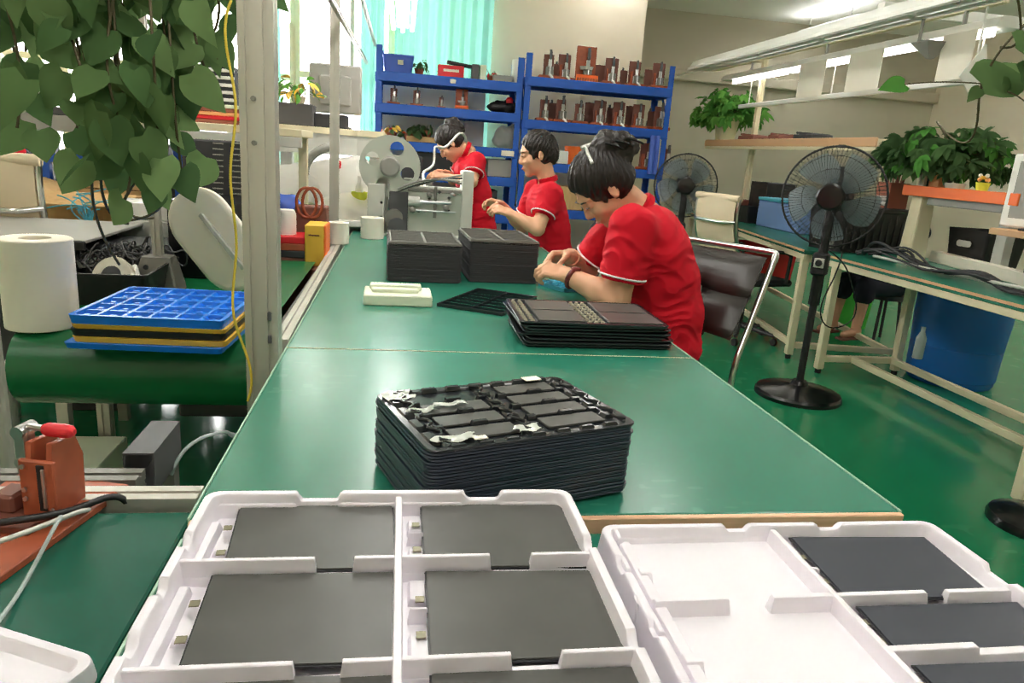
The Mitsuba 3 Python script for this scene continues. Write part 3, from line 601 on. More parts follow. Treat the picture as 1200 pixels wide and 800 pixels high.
    def face_parts(s, t):
        h, sc = s.h, s.hs
        for g in (1, -1):
            t.part('eye', tr(join(sweep([h(.0925, g*.019, .0075), h(.0945, g*.031, .0045), h(.088, g*.045, .0065)], np.array([.0012, .0022, .0012])*sc, 6)), s.M), 'eye', True)
            t.part('eyebrow', tr(sweep([h(.0945, g*.014, .028), h(.0950, g*.034, .0335), h(.083, g*.052, .029)], np.array([.002, .0026, .0012])*sc, 6), s.M), 'hair', True)
        t.part('mouth', tr(sweep([h(.0925, .022, -.0665), h(.0985, .008, -.065), h(.0985, -.008, -.065), h(.0925, -.022, -.0665)], np.array([.0015, .0042, .0042, .0015])*sc, 6), s.M), 'lips', True)
def torso(spine, k=.04, grow=0.):
    """spine: (point, depth radius, width radius, height radius, pitch forward)."""
    return [ell(c, np.array([a, b, h])+grow, rot3(0, pit, 0), k) for c, a, b, h, pit in spine]
def fold(prims, amp=.004, f=26.):
    """Cloth creases: the given primitives with a slow ripple across them."""
    out = []
    for op, fn, c, r, k in prims:
        out.append((op, (lambda p, fn=fn: fn(p)+amp*(np.abs(2*meshkit.noise(p*np.array([f*.6, f*.6, f])+np.array([0, 0, 1])*meshkit.noise(p*9)[..., None]*3)-1).astype(np.float32)-.5)) if op == '+' else fn, c, r, k))
    return out
def seated_woman(key_label, origin, heading, J, hair_extra=(), res=.005, sc=1., hairvol=1., shirt='red_shirt', trims=True, shorts=False):
    t = Thing('person', key_label, 'person'); P = Human(origin, heading, sc); P.t = t
    P.head(J['head'], J['pitch'], J.get('turn', 0), J.get('tilt', 0), J.get('hs', 1.)); P.neck(J['neck'])
    for sd, g in (('l', 1), ('r', -1)):
        sh, el, wr = J[sd]; P.arm(sh, el, wr, J.get('arm_r', (.050, .043, .039, .026))); P.hand(wr, J[sd+'h'][0], J[sd+'h'][1], g*-1 if J.get('flip') else g, J.get('curl', 38), J.get('hand_s', 1.))
    P.skin += torso(J['spine'], .04, -.012)
    if shorts:
        hp = np.asarray(J['hip'], float)
        for g in (1, -1):
            kn, ft = hp+np.array([.40, g*.10, -.02]), hp+np.array(J['foot'])*np.array([1, g, 1]); P.skin += [cone(hp+np.array([.1, g*.08, 0]), kn, .06, .054, .03), cone(kn, ft, .054, .036, .02), cone(ft+np.array([-.02, 0, -.02]), ft+np.array([.13, 0, -.035]), .034, .026, .02)]
    t.own(P.mesh(P.skin, res), 'skin', True, M=P.M)
    P.face_parts(t)
    ex = [ell(P.h(*c), np.array(r)*P.hs, P.hR, .012, '+', .012, 60.) for c, r in hair_extra]
    t.part('hair', P.hair(ex, hairvol, max(res, .0045)), 'hair', True, M=P.M)
    # polo shirt
    sp = torso(J['spine'], .05, .004); sl = []; rr = J.get('sleeve_r', (.078, .068))
    for sd in 'lr':
        sh, el, _ = map(np.asarray, J[sd]); d = norm(el-sh); f = J.get('sleeve', .62); q = sh+(el-sh)*f
        sl.append(cone(sh, sh+(el-sh)*(f+.25), rr[0], rr[1], .045, cut=(q, d)))
    pr = fold(sp+sl, J.get('fold', .010))
    nb = np.asarray(J['neck'], float); ax = norm(P.h(-.03, 0, -.06)-nb); pr.append(cone(nb-ax*.0, nb+ax*.2, .058, .075, .006, '-'))
    z0 = J['hem']; pr.append(half((0, 0, z0), (0, 0, -1), (0, 0, z0-.1), (.5, .5, .1)))
    t.part('shirt', P.mesh(pr, res), shirt, True, M=P.M)
    a, b, _ = frame_of(ax)
    ang = np.linspace(.5, 2*np.pi-.5, 26); fw_ = norm(np.array([1, 0, 0])-ax*ax[0]); lf = np.cross(ax, fw_)
    ringp = [nb+ax*(.022-.016*math.cos(q)*0)+fw_*math.cos(q)*.062+lf*math.sin(q)*.060 for q in ang]
    col = [sweep([p_+ax*o for p_ in ringp], .0085, 6) for o in (-.004, .006, .015)]
    t.part('collar', join(col), shirt, True, M=P.M)
    for sd in 'lr' if trims else '':
        sh, el, _ = map(np.asarray, J[sd]); d = norm(el-sh); q = sh+(el-sh)*J.get('sleeve', .62); a, b, _ = frame_of(d); r_ = rr[0]+(rr[1]-rr[0])*J.get('sleeve', .62)/(J.get('sleeve', .62)+.25)
        loop = [q-d*.012+(a*math.cos(w)+b*math.sin(w))*(r_+.006) for w in np.linspace(0, 2*np.pi, 31)]
        t.part('sleeve_trim', sweep(loop, .0042, 6), 'shirt_trim', True, M=P.M, label='thin white stripe at the sleeve hem')
    hp = np.asarray(J['hip'], float)
    if shorts:
        pr = [ell(hp, (.15, .19, .11), k=.03)]
        for g in (1, -1): kn = hp+np.array([.40, g*.10, -.02]); q = kn+(np.array(J['foot'])*np.array([1, g, 1])+hp-kn)*.2; pr += [cone(hp+np.array([.02, g*.09, -.02]), kn, .092, .078, .03), cone(kn, q, .078, .078, .02)]
        t.part('shorts', P.mesh(pr, .009), 'trousers', True, M=P.M)
        for g in (1, -1): ft = hp+np.array(J['foot'])*np.array([1, g, 1]); t.part('sandal', box(ft[0]+.055, ft[1], ft[2]-.066, .24, .085, .02, .006), 'bakelite_dark', M=P.M)
        return P
    pr = [ell(hp, (.15, .19, .11), k=.03)]
    for g in (1, -1):
        kn = hp+np.array([.40, g*.10, .0]); ft = np.array([kn[0]-.02, kn[1], .09]); pr += [cone(hp+np.array([.02, g*.09, -.02]), kn, .088, .064, .03), cone(kn, ft, .064, .045, .02)]
    t.part('trousers', P.mesh(pr, .009), 'trousers', True, M=P.M)
    for g in (1, -1):
        kn = hp+np.array([.40, g*.10, 0]); t.part('shoe', P.mesh([ell((kn[0]+.03, kn[1], .035), (.13, .045, .045), k=.01), half((0, 0, 0.002), (0, 0, -1), (kn[0], kn[1], -.1), (.3, .2, .1))], .006), 'black', True, M=P.M)
    return P
def Lc(O, hd, p):
    """World point -> local frame of a person."""
    q = np.asarray(p, float)-np.asarray(O, float); a = math.radians(-hd); return np.array([q[0]*math.cos(a)-q[1]*math.sin(a), q[0]*math.sin(a)+q[1]*math.cos(a), q[2]])
# nearest woman
O1, H1 = (1.06, 2.66, 0), 180
L1 = lambda x, y, Y: Lc(O1, H1, at_y(x, y, Y))
el = Lc(O1, H1, (.80, 2.50, .800)); wl = L1(664, 322, 2.66); wr = L1(668, 300, 2.80)
J = dict(head=L1(707, 221, 2.70), pitch=52, turn=4, tilt=0, hs=1.10, neck=L1(757, 250, 2.70)+np.array([0, 0, 0]), hip=(0.0, 0, .56), hem=.56,
         spine=[((.01, 0, .60), .155, .20, .13, 0), ((.015, 0, .73), .150, .192, .14, 8), ((.05, 0, .86), .150, .190, .14, 18), ((.09, 0, .97), .135, .200, .12, 30), ((.12, 0, 1.045), .105, .165, .085, 40)],
         l=(L1(742, 268, 2.50)+np.array([0, .0, 0]), el, wl), r=(Lc(O1, H1, (.90, 2.86, 1.05)), Lc(O1, H1, (.78, 2.95, .81)), wr),
         lh=((.9, -.35, .12), (.1, -.5, -.8)), rh=((.9, .25, -.1), (.1, .6, -.75)), curl=42, sleeve=.70, sleeve_r=(.088, .080), arm_r=(.056, .050, .048, .032), hand_s=1.08)
P1 = seated_woman('nearest woman in a red polo shirt, bent over the bench, hair in a bun', O1, H1, J, hair_extra=[((-.128, .0, .055), (.058, .066, .062)), ((-.10, .015, .10), (.05, .05, .045)), ((-.165, -.01, .03), (.036, .046, .04)), ((-.15, .045, .075), (.032, .028, .034)), ((-.135, -.03, .105), (.03, .032, .03))], hairvol=1.06)
h = P1.h
HM = trimesh.util.concatenate([trimesh.Trimesh(*meshkit.arrays(meshkit.WRITTEN[scene[P1.t.key+'__hair']['filename']][:2])[:2], process=False)]); HM.apply_transform(P1.M)
def on_hair(x, y):
    d = ray(x, y); p, _, _ = HM.ray.intersects_location([CAM], [d/np.linalg.norm(d)]); return p[np.argmin(np.linalg.norm(p-CAM, axis=1))]-.004*d/np.linalg.norm(d) if len(p) else at_y(x, y, 2.66)
P1.t.part('hair_clip', join(sweep([on_hair(686, 172), on_hair(689, 180), on_hair(694, 191)], .0065, 8), sweep([on_hair(682, 173), on_hair(691, 170)], .0085, 8)), 'white', True, label='white hair clip')
P1.t.part('claw_clip', tr(join([sweep([h(-.10-.03*k, .062, .118-.022*k), h(-.115-.03*k, .078, .09-.02*k), h(-.125-.03*k, .072, .06-.02*k)], .005, 6) for k in range(3)]), P1.M), 'black_gloss', True, label='black claw clip')
d = norm(wl-el); a, b, _ = frame_of(d); q = wl-d*.03
P1.t.part('watch', join(sweep([q+(a*math.cos(w)+b*math.sin(w))*.0365 for w in np.linspace(0, 2*np.pi, 25)], .010, 8), box(*(q+b*.038), .034, .034, .014, .004)), 'watch_red', True, M=P1.M, label='dark red wristwatch')
d2 = norm(wr-np.array(J['r'][1])); a, b, _ = frame_of(d2); q = wr-d2*.015
P1.t.part('bracelet', sweep([q+(a*math.cos(w)+b*math.sin(w))*.034 for w in np.linspace(0, 2*np.pi, 25)], .005, 8), 'skin', True, M=P1.M)
nb = np.array(J['neck'])
P1.t.part('lanyard', sweep(curve([nb+np.array([.02, .062, .0]), nb+np.array([.075, .035, -.065]), nb+np.array([.085, .01, -.15])], 12), .0028, 6), 'shirt_trim', True, M=P1.M, label='thin pale neck cord')
# second woman
O2, H2 = (1.00, 4.45, 0), 183
L2 = lambda x, y, Y: Lc(O2, H2, at_y(x, y, Y))
J = dict(head=L2(629, 181, 4.45), pitch=14, turn=0, hs=1.05, neck=L2(642, 216, 4.45), hip=(.04, 0, .56), hem=.56, arm_r=(.050, .042, .038, .026),
         spine=[((.03, 0, .60), .135, .18, .12, 0), ((.045, 0, .73), .125, .17, .14, 5), ((.07, 0, .86), .125, .175, .14, 8), ((.10, 0, .98), .115, .175, .12, 14), ((.11, 0, 1.06), .085, .15, .075, 18)],
         l=(L2(645, 228, 4.31), L2(630, 268, 4.22), L2(598, 250, 4.30)), r=(Lc(O2, H2, (.86, 4.63, 1.07)), Lc(O2, H2, (.80, 4.70, .83)), L2(588, 240, 4.52)),
         lh=((.95, -.1, .25), (.0, -.5, -.8)), rh=((.95, .1, .15), (0, .5, -.8)), curl=30, sleeve=.64, sleeve_r=(.074, .066), fold=.008)
P2 = seated_woman('middle one of three women in red polo shirts, sitting upright, hair tied back', O2, H2, J, hair_extra=[((-.085, 0, .01), (.05, .06, .085)), ((-.07, .05, .09), (.02, .012, .03))], res=.006, hairvol=1.0)
# farthest woman
O3, H3 = (.66, 5.75, 0), 180
L3 = lambda x, y, Y: Lc(O3, H3, at_y(x, y, Y))
J = dict(head=L3(528, 168, 5.75), pitch=46, turn=0, hs=1.05, neck=L3(550, 178, 5.75), hip=(.05, 0, .62), hem=.62, arm_r=(.050, .042, .038, .026),
         spine=[((.03, 0, .68), .14, .18, .12, 0), ((.05, 0, .82), .135, .18, .14, 8), ((.085, 0, .96), .135, .18, .14, 16), ((.12, 0, 1.09), .12, .18, .12, 26), ((.15, 0, 1.17), .09, .15, .08, 34)],
         l=(L3(558, 190, 5.6), L3(553, 213, 5.5), L3(522, 207, 5.6)), r=(Lc(O3, H3, (.50, 5.92, 1.18)), Lc(O3, H3, (.42, 5.96, 1.05)), L3(525, 203, 5.8)),
         lh=((1, 0, .1), (.1, -.5, -.8)), rh=((1, 0, 0), (.1, .5, -.8)), curl=25, sleeve=.62, sleeve_r=(.076, .068), fold=.008)
P3 = seated_woman('woman in a red polo shirt farthest away, behind the grey machine, with a ponytail', O3, H3, J, hair_extra=[((-.09, .0, .10), (.04, .035, .05)), ((-.13, .0, .06), (.035, .03, .07))], res=.007)
# ------------------------------------------------------------------ blue racks and what stands on them
def rack(x0, x1, zt, levels, lab):
    t = Thing('storage_rack', lab, 'rack'); y0, y1 = 6.85, 7.28
    for x in (x0, x1):
        for y in (y0, y1):
            s = 1 if x == x0 else -1
            t.part('upright', join(bx(min(x, x+s*.05), max(x, x+s*.05), y-.003, y+.003, 0, zt), bx(x-.003, x+.003, min(y, y+(.05 if y == y0 else -.05)), max(y, y+(.05 if y == y0 else -.05)), 0, zt)), 'rack_blue')
    for z in levels:
        for y in (y0, y1): t.part('beam', join(bx(x0+.01, x1-.01, y-.012, y+.012, z-.085, z-.002, .004),), 'rack_blue')
        for x in (x0, x1): t.part('side_beam', bx(x-.012, x+.012, y0+.02, y1-.02, z-.085, z-.01, .003), 'rack_blue')
        t.part('shelf', bx(x0+.01, x1-.01, y0+.012, y1-.012, z-.02, z, .002), 'charcoal')
    for x in (x0, x1): t.part('brace', cyl((x, y0+.03, zt-.5), (x, y1-.03, zt-.12), .012, 6), 'rack_blue')
LV1, LV2 = [1.925, 1.655, 1.335, 1.07, .72, .15], [1.99, 1.612, 1.23, .80, .15]
rack(-.245, 1.075, 2.14, LV1, 'blue boltless rack on the left, before the curtain, with few dark parts')
rack(1.105, 2.52, 2.19, LV2, 'blue boltless rack on the right, before the cream wall, crowded with clamp fixtures')
def jig_parts(kind):
    """Toggle-clamp fixture standing on a shelf, about 0.3 m tall."""
    P = [('base', box(0, 0, .014, .19, .13, .028, .003), 'bakelite')]
    hh = (.20, .24, .27)[kind]; wd = (.10, .14, .18)[kind]
    P.append(('back_plate', box(0, .03, .024+hh/2, wd, .016, hh, .003), 'bakelite' if kind == 2 else 'bakelite_dark'))
    P.append(('clamp_block', box(.01, -.01, .065, .07, .06, .09, .004), 'alu_dark'))
    P.append(('clamp_arm', join(box(.01, -.012, .13, .034, .022, .10, .003), cyl((.01, -.03, .115), (.01, .02, .115), .012, 10), cyl((.01, -.045, .04), (.01, -.045, .105), .007, 8), box(.01, -.035, .11, .012, .05, .014, .003)), 'steel'))
    P.append(('handle', join(sweep([(.01, -.012, .17), (.014, -.014, .20), (.012, -.012, .215+hh*.24)], [.010, .015, .013], 10)), 'dark_grey'))
    if kind == 1: P += [('side_plate', box(-.045, .0, .09, .012, .06, .13, .002), 'bakelite'), ('guide_pin', join(cyl((-.03, -.03, .024), (-.03, -.03, .10), .006, 8)), 'steel')]
    if kind == 2: P += [('crate_base', join([bx(-.1, .1, -.062, -.056, .0, .055)]+[bx(x-.003, x+.003, -.066, -.06, .0, .055) for x in np.linspace(-.095, .095, 9)]), 'orange'), ('nest', lathe([(.001, .1), (.055, .1), (.06, .125), (.05, .125), (.045, .108), (.001, .108)], 20, mv(0, -.01, .0)), 'pale_grey')]
    return P
JP = [[(n, shape(m, mt, 25), mt) for n, m, mt in jig_parts(k)] for k in range(3)]
TAG = shape(sweep(curve([(.0, -.07, .03), (.02, -.085, .02), (.035, -.095, -.01), (.03, -.1, -.045)], 10), [.013]*10, 6), 'white', True)
def jig(x, y, z, kind, s, rz, lab, grp, tag):
    t = Thing('clamp_fixture', lab, 'clamp fixture', grp, mv(x, y, z, rz=rz, s=s))
    for n, m, mt in JP[kind]: t.part(n, m, None)
    if tag: t.part('label_tag', TAG, None, label='white tag hanging from it')
SP = np.array([1, 1, 1.])
nth = ['first', 'second', 'third', 'fourth', 'fifth', 'sixth', 'seventh', 'eighth']
for r, (z, xs, what) in enumerate(((LV2[0], [(642, 0, .95), (661, 1, .85), (686, 2, 1.06), (716, 1, .88), (744, 1, .84), (772, 1, .86)], 'top'), (LV2[1], [(637, 0, .85), (657, 0, .9), (678, 0, .8), (702, 1, .84), (725, 1, .84), (748, 1, .82), (773, 0, .95)], 'second'))):
    for i, (px_, k, s) in enumerate(xs):
        x = at_y(px_, 95 if r == 0 else 145, 6.95)[0]
        jig(x, 6.96, z, k, s*(np.array([1., 1, 1.02])), (-4, 6, 0, -8, 5, -3, 10)[i], 'brown clamp fixture, %s from the left on the %s shelf of the right blue rack' % (nth[i], what), 'clamp fixtures on the %s shelf' % what, i % 3 != 2)
for i, px_ in enumerate((652, 702, 730, 760)):
    x = at_y(px_, 95, 7.16)[0]; jig(x, 7.16, LV2[0], i % 2, .7, 170, 'small brown clamp fixture, %s from the left in the rear row, right rack top shelf' % nth[i], 'rear clamp fixtures on the top shelf', False)
for i, px_ in enumerate((646, 690, 714, 738, 762)):
    x = at_y(px_, 145, 7.16)[0]; jig(x, 7.16, LV2[1], i % 2, .8, 175, 'small brown clamp fixture, %s from the left in the rear row, right rack second shelf' % nth[i], 'rear clamp fixtures on the second shelf', False)
for i, px_ in enumerate((640, 757, 780)):
    x = at_y(px_, 195, 7.0)[0]; jig(x, 7.0, LV2[2], i % 2, .95, 5, 'brown clamp fixture, %s from the left on the third shelf of the right rack' % nth[i], 'clamp fixtures on the third shelf', i > 0)
x = at_y(672, 180, 6.98)[0]; solo('parts_bin', rings([(rrect(.15-2*i, .15-2*i, .012, 4, 2), z) for i, z in ((.015, 0), (0, .17), (.006, .17), (.02, .02))]), 'orange', 'orange bin on the third shelf of the right blue rack', 'bin', M=mv(x, 7.0, LV2[2]), smooth=30)
x = at_y(658, 190, 6.95)[0]; solo('carton', box(0, 0, .06, .10, .1, .12, .004), 'white', 'small white carton left of the orange bin on the right blue rack', 'carton', M=mv(x, 6.94, LV2[2]))
x = at_y(768, 150, 6.86)[0]; solo('cloth_strip', drape(x-.05, x+.05, LV2[1]-.42, LV2[1]-.06, 6.82, .012, 2), 'bin_blue', 'dark blue cloth strip hanging from the second shelf of the right blue rack', 'cloth', smooth=True)
def L(px_, py, Y=7.0): return at_y(px_, py, Y)[0]
# left bay
z = LV1[0]; u0, u1 = L(450, 82, 6.95), L(483, 82, 6.95)
t = Thing('parts_bin', 'violet blue plastic bin at the left end of the top shelf of the left rack', 'bin', M=mv((u0+u1)/2, 7.0, z))
t.part('body', rings([(rrect(u1-u0+.03-2*i, .26-2*i, .02, 4, 2), zz) for i, zz in ((.02, 0), (.004, .13), (0, .135), (0, .15), (.008, .15), (.024, .012))]), 'bin_blue', 30); t.part('label', box(.02, -.131, .085, .05, .004, .04), 'paper', label='pale round sticker')
def pot_plant(x, y, z, r, hgt, lab, leafmat, n, spread, leaf, pot='terracotta', up=.8, seed=0, cat='plant', group=None, kit=None):
    rg = np.random.default_rng(seed); t = Thing('potted_plant', lab, cat, group, mv(x, y, z))
    t.part('pot', lathe([(.001, 0), (r*.72, 0), (r, hgt), (r*.9, hgt), (r*.8, hgt*.85), (.001, hgt*.85)], 20), pot, 30)
    t.part('soil', lathe([(.001, hgt*.87), (r*.84, hgt*.87)], 16), 'soil')
    st = []
    for i in range(n):
        a = rg.uniform(0, 6.28); el_ = rg.uniform(.15, 1.25); L_ = spread*(.55+.5*rg.random()); d = np.array([math.cos(a)*math.cos(el_), math.sin(a)*math.cos(el_), math.sin(el_)*up])*L_
        p = np.array([0, 0, hgt*.85])+d+np.array([0, 0, -.10*spread*math.cos(el_)**2]); s_ = leaf*(.7+.6*rg.random())
        t.part('leaf', (kit or LEAF)[i % 2], leafmat[i % len(leafmat)], M=mv(*p, rz=math.degrees(a)+rg.normal()*35, ry=rg.uniform(-15, 65), rx=rg.normal()*25, s=s_))
        if i % 3 == 0: st.append(sweep([(0, 0, hgt*.85), np.array([0, 0, hgt*.85])+d*.5+np.array([0, 0, .08*L_]), p], [.004, .003, .002], 5))
    t.part('stem', join(st), 'stem', kind='stuff'); return t
def frond(seed):
    rg = np.random.default_rng(seed); return join([tr(leaf_mesh(.42, .25, .35, False), mv(.12*abs(a)/60*0, 0, 0, rz=a, ry=rg.normal()*10, s=s_)) for a, s_ in ((0, 1.), (32, .85), (-32, .85), (66, .62), (-66, .62))])
def leaf_mesh(w=.8, fold=.22, droop=.25, heart=True):
    """A leaf of length 1 along +x, folded along its midrib."""
    V, F = [], []; n = 7
    for i in range(n+1):
        u = i/n; hw = w/2*(math.sin(math.pi*min(u*.93+.07, 1)**.62)) if heart else w/2*math.sin(math.pi*u)**.9; z = -droop*u*u; back = -.10*(1-u)**4 if heart else 0
        V += [(u+back, -hw, z+fold*hw), (u, 0, z), (u+back, hw, z+fold*hw)]
    for i in range(n):
        a = i*3; F += [(a, a+1, a+4), (a, a+4, a+3), (a+1, a+2, a+5), (a+1, a+5, a+4)]
    return trimesh.Trimesh(V, F, process=False)
LEAF = [shape(leaf_mesh(.42, .3, .3, False), 'leaf_0', True), shape(leaf_mesh(.5, .15, .5, False), 'leaf_0', True)]
FROND = [shape(frond(k), 'leaf_0', True) for k in (1, 2)]
POTHOS = [shape(leaf_mesh(.86, .16, .22), 'leaf_0', True), shape(leaf_mesh(.78, .3, .4), 'leaf_0', True), shape(leaf_mesh(.9, -.08, .15), 'leaf_0', True)]
LG = ['leaf_0', 'leaf_1', 'leaf_2', 'leaf_3']
pot_plant(L(491, 88), 7.0, z, .045, .06, 'little dark green plant beside the violet bin on the left rack', ['leaf_1', 'leaf_3'], 22, .10, .07, seed=1)
u0, u1 = L(513, 88, 6.95), L(543, 88, 6.95); t = Thing('carton', 'flat red carton with pale lettering stripe on the top shelf of the left rack', 'carton', M=mv((u0+u1)/2, 6.97, z)); t.part('body', box(0, 0, .05, u1-u0, .16, .10, .003), 'red'); t.part('stripe', box(.0, -.0805, .055, (u1-u0)*.6, .002, .022), 'paper', label='pale stripe')
solo('flat_tool', box(0, 0, .012, .26, .10, .024, .004, ry=6), 'black', 'black flat tool lying across the red carton on the left rack', 'tool', M=mv(L(540, 80), 6.98, z+.108))
solo('carton', box(0, 0, .065, .065, .12, .13, .003), 'dark_grey', 'upright dark grey carton on the top shelf of the left rack', 'carton', M=mv(L(556, 88), 6.97, z))
solo('carton', box(0, 0, .065, .055, .12, .13, .003), 'foam', 'upright pale green carton beside the dark one on the left rack', 'carton', M=mv(L(565, 88), 6.97, z))
pot_plant(L(574, 88), 6.98, z, .03, .05, 'tiny plant with red blossoms on the top shelf of the left rack', ['leaf_2', 'red'], 14, .09, .05, seed=2)
solo('open_tray', rings([(rrect(.19-2*i, .16-2*i, .01, 4, 2), zz) for i, zz in ((.006, 0), (0, .055), (.006, .055), (.012, .01))]), 'grey', 'low grey tray at the right end of the top shelf of the left rack', 'tray', M=mv(L(588, 92), 6.98, z), smooth=30)
solo('canister', lathe([(.001, 0), (.05, 0), (.05, .2), (.046, .21), (.03, .215), (.001, .215)], 20), 'white', 'tall white canister at the right end of the left rack', 'canister', M=mv(L(605, 92), 7.0, z), smooth=30)
z = LV1[1]
for i, (px_, k, s) in enumerate(((461, 0, .62), (488, 0, .62), (517, 0, .42), (541, 2, .62))): jig(L(px_, 124, 6.95), 6.97, z, k, s*SP, 0, 'dark clamp fixture, %s from the left on the second shelf of the left rack' % nth[i], 'clamp fixtures on the left rack', False)
solo('black_bundle', surfnet([ell((0, 0, .05), (.14, .08, .06), k=.02, wob=.03, fr=22.), ell((.08, 0, .08), (.05, .05, .05), k=.02, wob=.02, fr=25.)], (-.2, -.15, -.02), (.2, .15, .16), .012), 'black', 'black bundle of cable at the right end of the second shelf of the left rack', 'bundle', M=mv(L(588, 128), 7.02, z), smooth=True)
solo('red_plug', lathe([(.001, 0), (.03, 0), (.035, .03), (.02, .05), (.001, .052)], 14), 'red', 'small red cap lying on the black bundle of the left rack', 'cap', M=mv(L(596, 122), 6.95, z+.09), smooth=30)
z = LV1[2]
pot_plant(L(459, 155), 6.98, z, .05, .07, 'plant with orange red blossoms on the third shelf of the left rack', ['orange', 'yellow', 'red', 'leaf_1'], 26, .12, .06, seed=3)
pot_plant(L(480, 155), 7.05, z, .05, .07, 'grey green plant right of the orange blossoms on the left rack', ['leaf_1', 'leaf_3'], 20, .13, .08, seed=4)
pot_plant(L(500, 152), 7.08, z+.05, .05, .06, 'round dark green plant on the third shelf of the left rack', ['leaf_3', 'leaf_1'], 24, .11, .07, seed=5)
solo('carton', box(0, 0, .025, .30, .22, .05, .003), 'card', 'flat brown carton under the round plant on the left rack', 'carton', M=mv(L(495, 160), 7.05, z))
solo('crate', rings([(rrect(.42-2*i, .3-2*i, .02, 4, 2), zz) for i, zz in ((.02, 0), (0, .2), (.008, .2), (.024, .015))]), 'charcoal', 'dark grey crate on the fourth shelf of the left rack behind the grey reel', 'crate', M=mv(L(505, 185), 7.02, LV1[3]), smooth=30)
solo('plastic_bag', surfnet([ell((0, 0, .09), (.14, .1, .11), k=.02, wob=.05, fr=18.), ell((.06, 0, .16), (.07, .06, .07), k=.03, wob=.05, fr=18.)], (-.22, -.18, -.04), (.22, .18, .28), .012), 'bag', 'crumpled clear white plastic bag on the third shelf of the left rack', 'plastic bag', M=mv(L(594, 160), 7.0, z), smooth=True)
solo('carton', box(0, 0, .08, .3, .25, .16, .004), 'grey', 'grey carton on the fourth shelf of the left rack behind the farthest woman', 'carton', M=mv(L(588, 205), 7.02, LV1[3]))
solo('label_strip', box(0, 0, 0, .12, .004, .05), 'paper', 'blank white label on a beam of the left rack behind the farthest woman', 'label', M=mv(L(595, 180, 6.83), 6.834, LV1[2]-.045))
solo('label_strip', box(0, 0, 0, .05, .004, .035), 'paper', 'small blank white label on the top beam of the left rack', 'label', M=mv(L(531, 95, 6.83), 6.834, LV1[0]-.04))
for k, (px_, zz) in enumerate(((480, .72), (560, .72), (660, .80), (720, .80))):
    solo('carton', box(0, 0, .11, .34, .28, .22, .004), ['card', 'charcoal', 'card', 'grey'][k], ['brown carton low on the left blue rack behind the machine', 'dark carton low on the left blue rack behind the farthest woman', 'brown carton low on the right blue rack behind the middle woman', 'grey carton low on the right blue rack behind the nearest woman'][k], 'carton', M=mv(L(px_, 240), 7.04, zz))

# ------------------------------------------------------------------ grey reel machine at the end of the bench
m = Thing('tape_machine', 'grey machine with a big slotted reel standing at the far end of the bench', 'machine')
YM = 4.55
c = at_y(457, 195, YM); 
reel = Point(0, 0).buffer(.185, 24)
for a in (0, 90, 180, 270): reel = reel.difference(Point(.115*math.cos(math.radians(a+70)), .115*math.sin(math.radians(a+70))).buffer(.042))
FR = np.array([[1, 0, 0, 0], [0, 0, -1, 0], [0, 1, 0, 0], [0, 0, 0, 1.]])
m.part('reel_disc', prism(reel, .006, mv(*c) @ FR), 'machine_grey'); m.part('reel_disc', prism(reel, .006, mv(c[0], c[1]+.07, c[2]) @ FR), 'machine_grey')
m.part('hub', lathe([(.001, 0), (.062, 0), (.062, .02), (.05, .03), (.02, .03), (.02, .045), (.001, .045)], 24, mv(c[0], c[1]-.006, c[2]) @ FR), 'grey', 30)
m.part('core', cyl((c[0], c[1]+.002, c[2]), (c[0], c[1]+.066, c[2]), .07, 24), 'paper')
x0, x1 = at_y(431, 230, YM)[0], at_y(451, 230, YM)[0]
m.part('upright_plate', bx(x0, x1+.02, YM+.085, YM+.10, .75, 1.2, .004), 'machine_grey'); m.part('front_plate', bx(x0, x1, YM-.03, YM+.085, .75, at_y(440, 215, YM)[2], .004), 'pale_grey')
for z in (.80, .86, .95): m.part('screw', cyl((x1-.02, YM-.036, z), (x1-.02, YM-.03, z), .008, 10), 'charcoal')
m.part('motor', cyl((at_y(462, 243, YM)[0], YM-.06, .86), (at_y(462, 243, YM)[0], YM+.06, .86), .055, 20), 'alu_dark')
m.part('pulley', lathe([(.001, 0), (.055, 0), (.055, .03), (.03, .034), (.001, .034)], 24, mv(at_y(465, 258, YM)[0], YM-.06, .81) @ FR), 'dark_grey', 30)
m.part('bracket', bx(at_y(456, 240, YM)[0], at_y(478, 240, YM)[0], YM-.02, YM+.05, .75, 1.02, .004), 'dark_grey')
b0, b1 = at_y(478, 240, YM)[0], at_y(541, 240, YM)[0]; zt_ = at_y(500, 219, YM)[2]
m.part('body', bx(b0, b1, YM-.02, YM+.16, .75, zt_, .006), 'machine_grey'); m.part('end_block', bx(b1-.005, at_y(553, 240, YM)[0], YM-.06, YM+.16, .75, at_y(545, 200, YM)[2], .005), 'pale_grey')
for px_, py in ((490, 232), (503, 232), (526, 232), (490, 247), (526, 247), (515, 225)):
    q = at_y(px_, py, YM-.02); m.part('screw', cyl(q, q-np.array([0, .012, 0]), .009, 10), 'charcoal')
q0, q1 = at_y(488, 236, YM-.05), at_y(529, 238, YM-.05); m.part('guide_rod', cyl(q0, q1, .012, 12), 'steel'); m.part('roller', cyl(q0-np.array([.05, 0, 0]), q0+np.array([.02, 0, 0]), .03, 18), 'pale_grey')
q = at_y(510, 238, YM-.05); m.part('adjuster', cyl(q-np.array([0, 0, .09]), q+np.array([0, 0, .10]), .010, 10), 'alu_dark')
for k in range(4):
    a = at_y(466, 226-k*1.5, YM-.03*k); b = at_y(545, 205+k*4, YM+.02); m.part('tape_strip', sweep(curve([a, (a+b)/2+np.array([0, 0, .015+.01*k]), b], 14), .006, 6), ['alu_dark', 'dark_grey', 'pale_grey', 'alu_dark'][k], True)
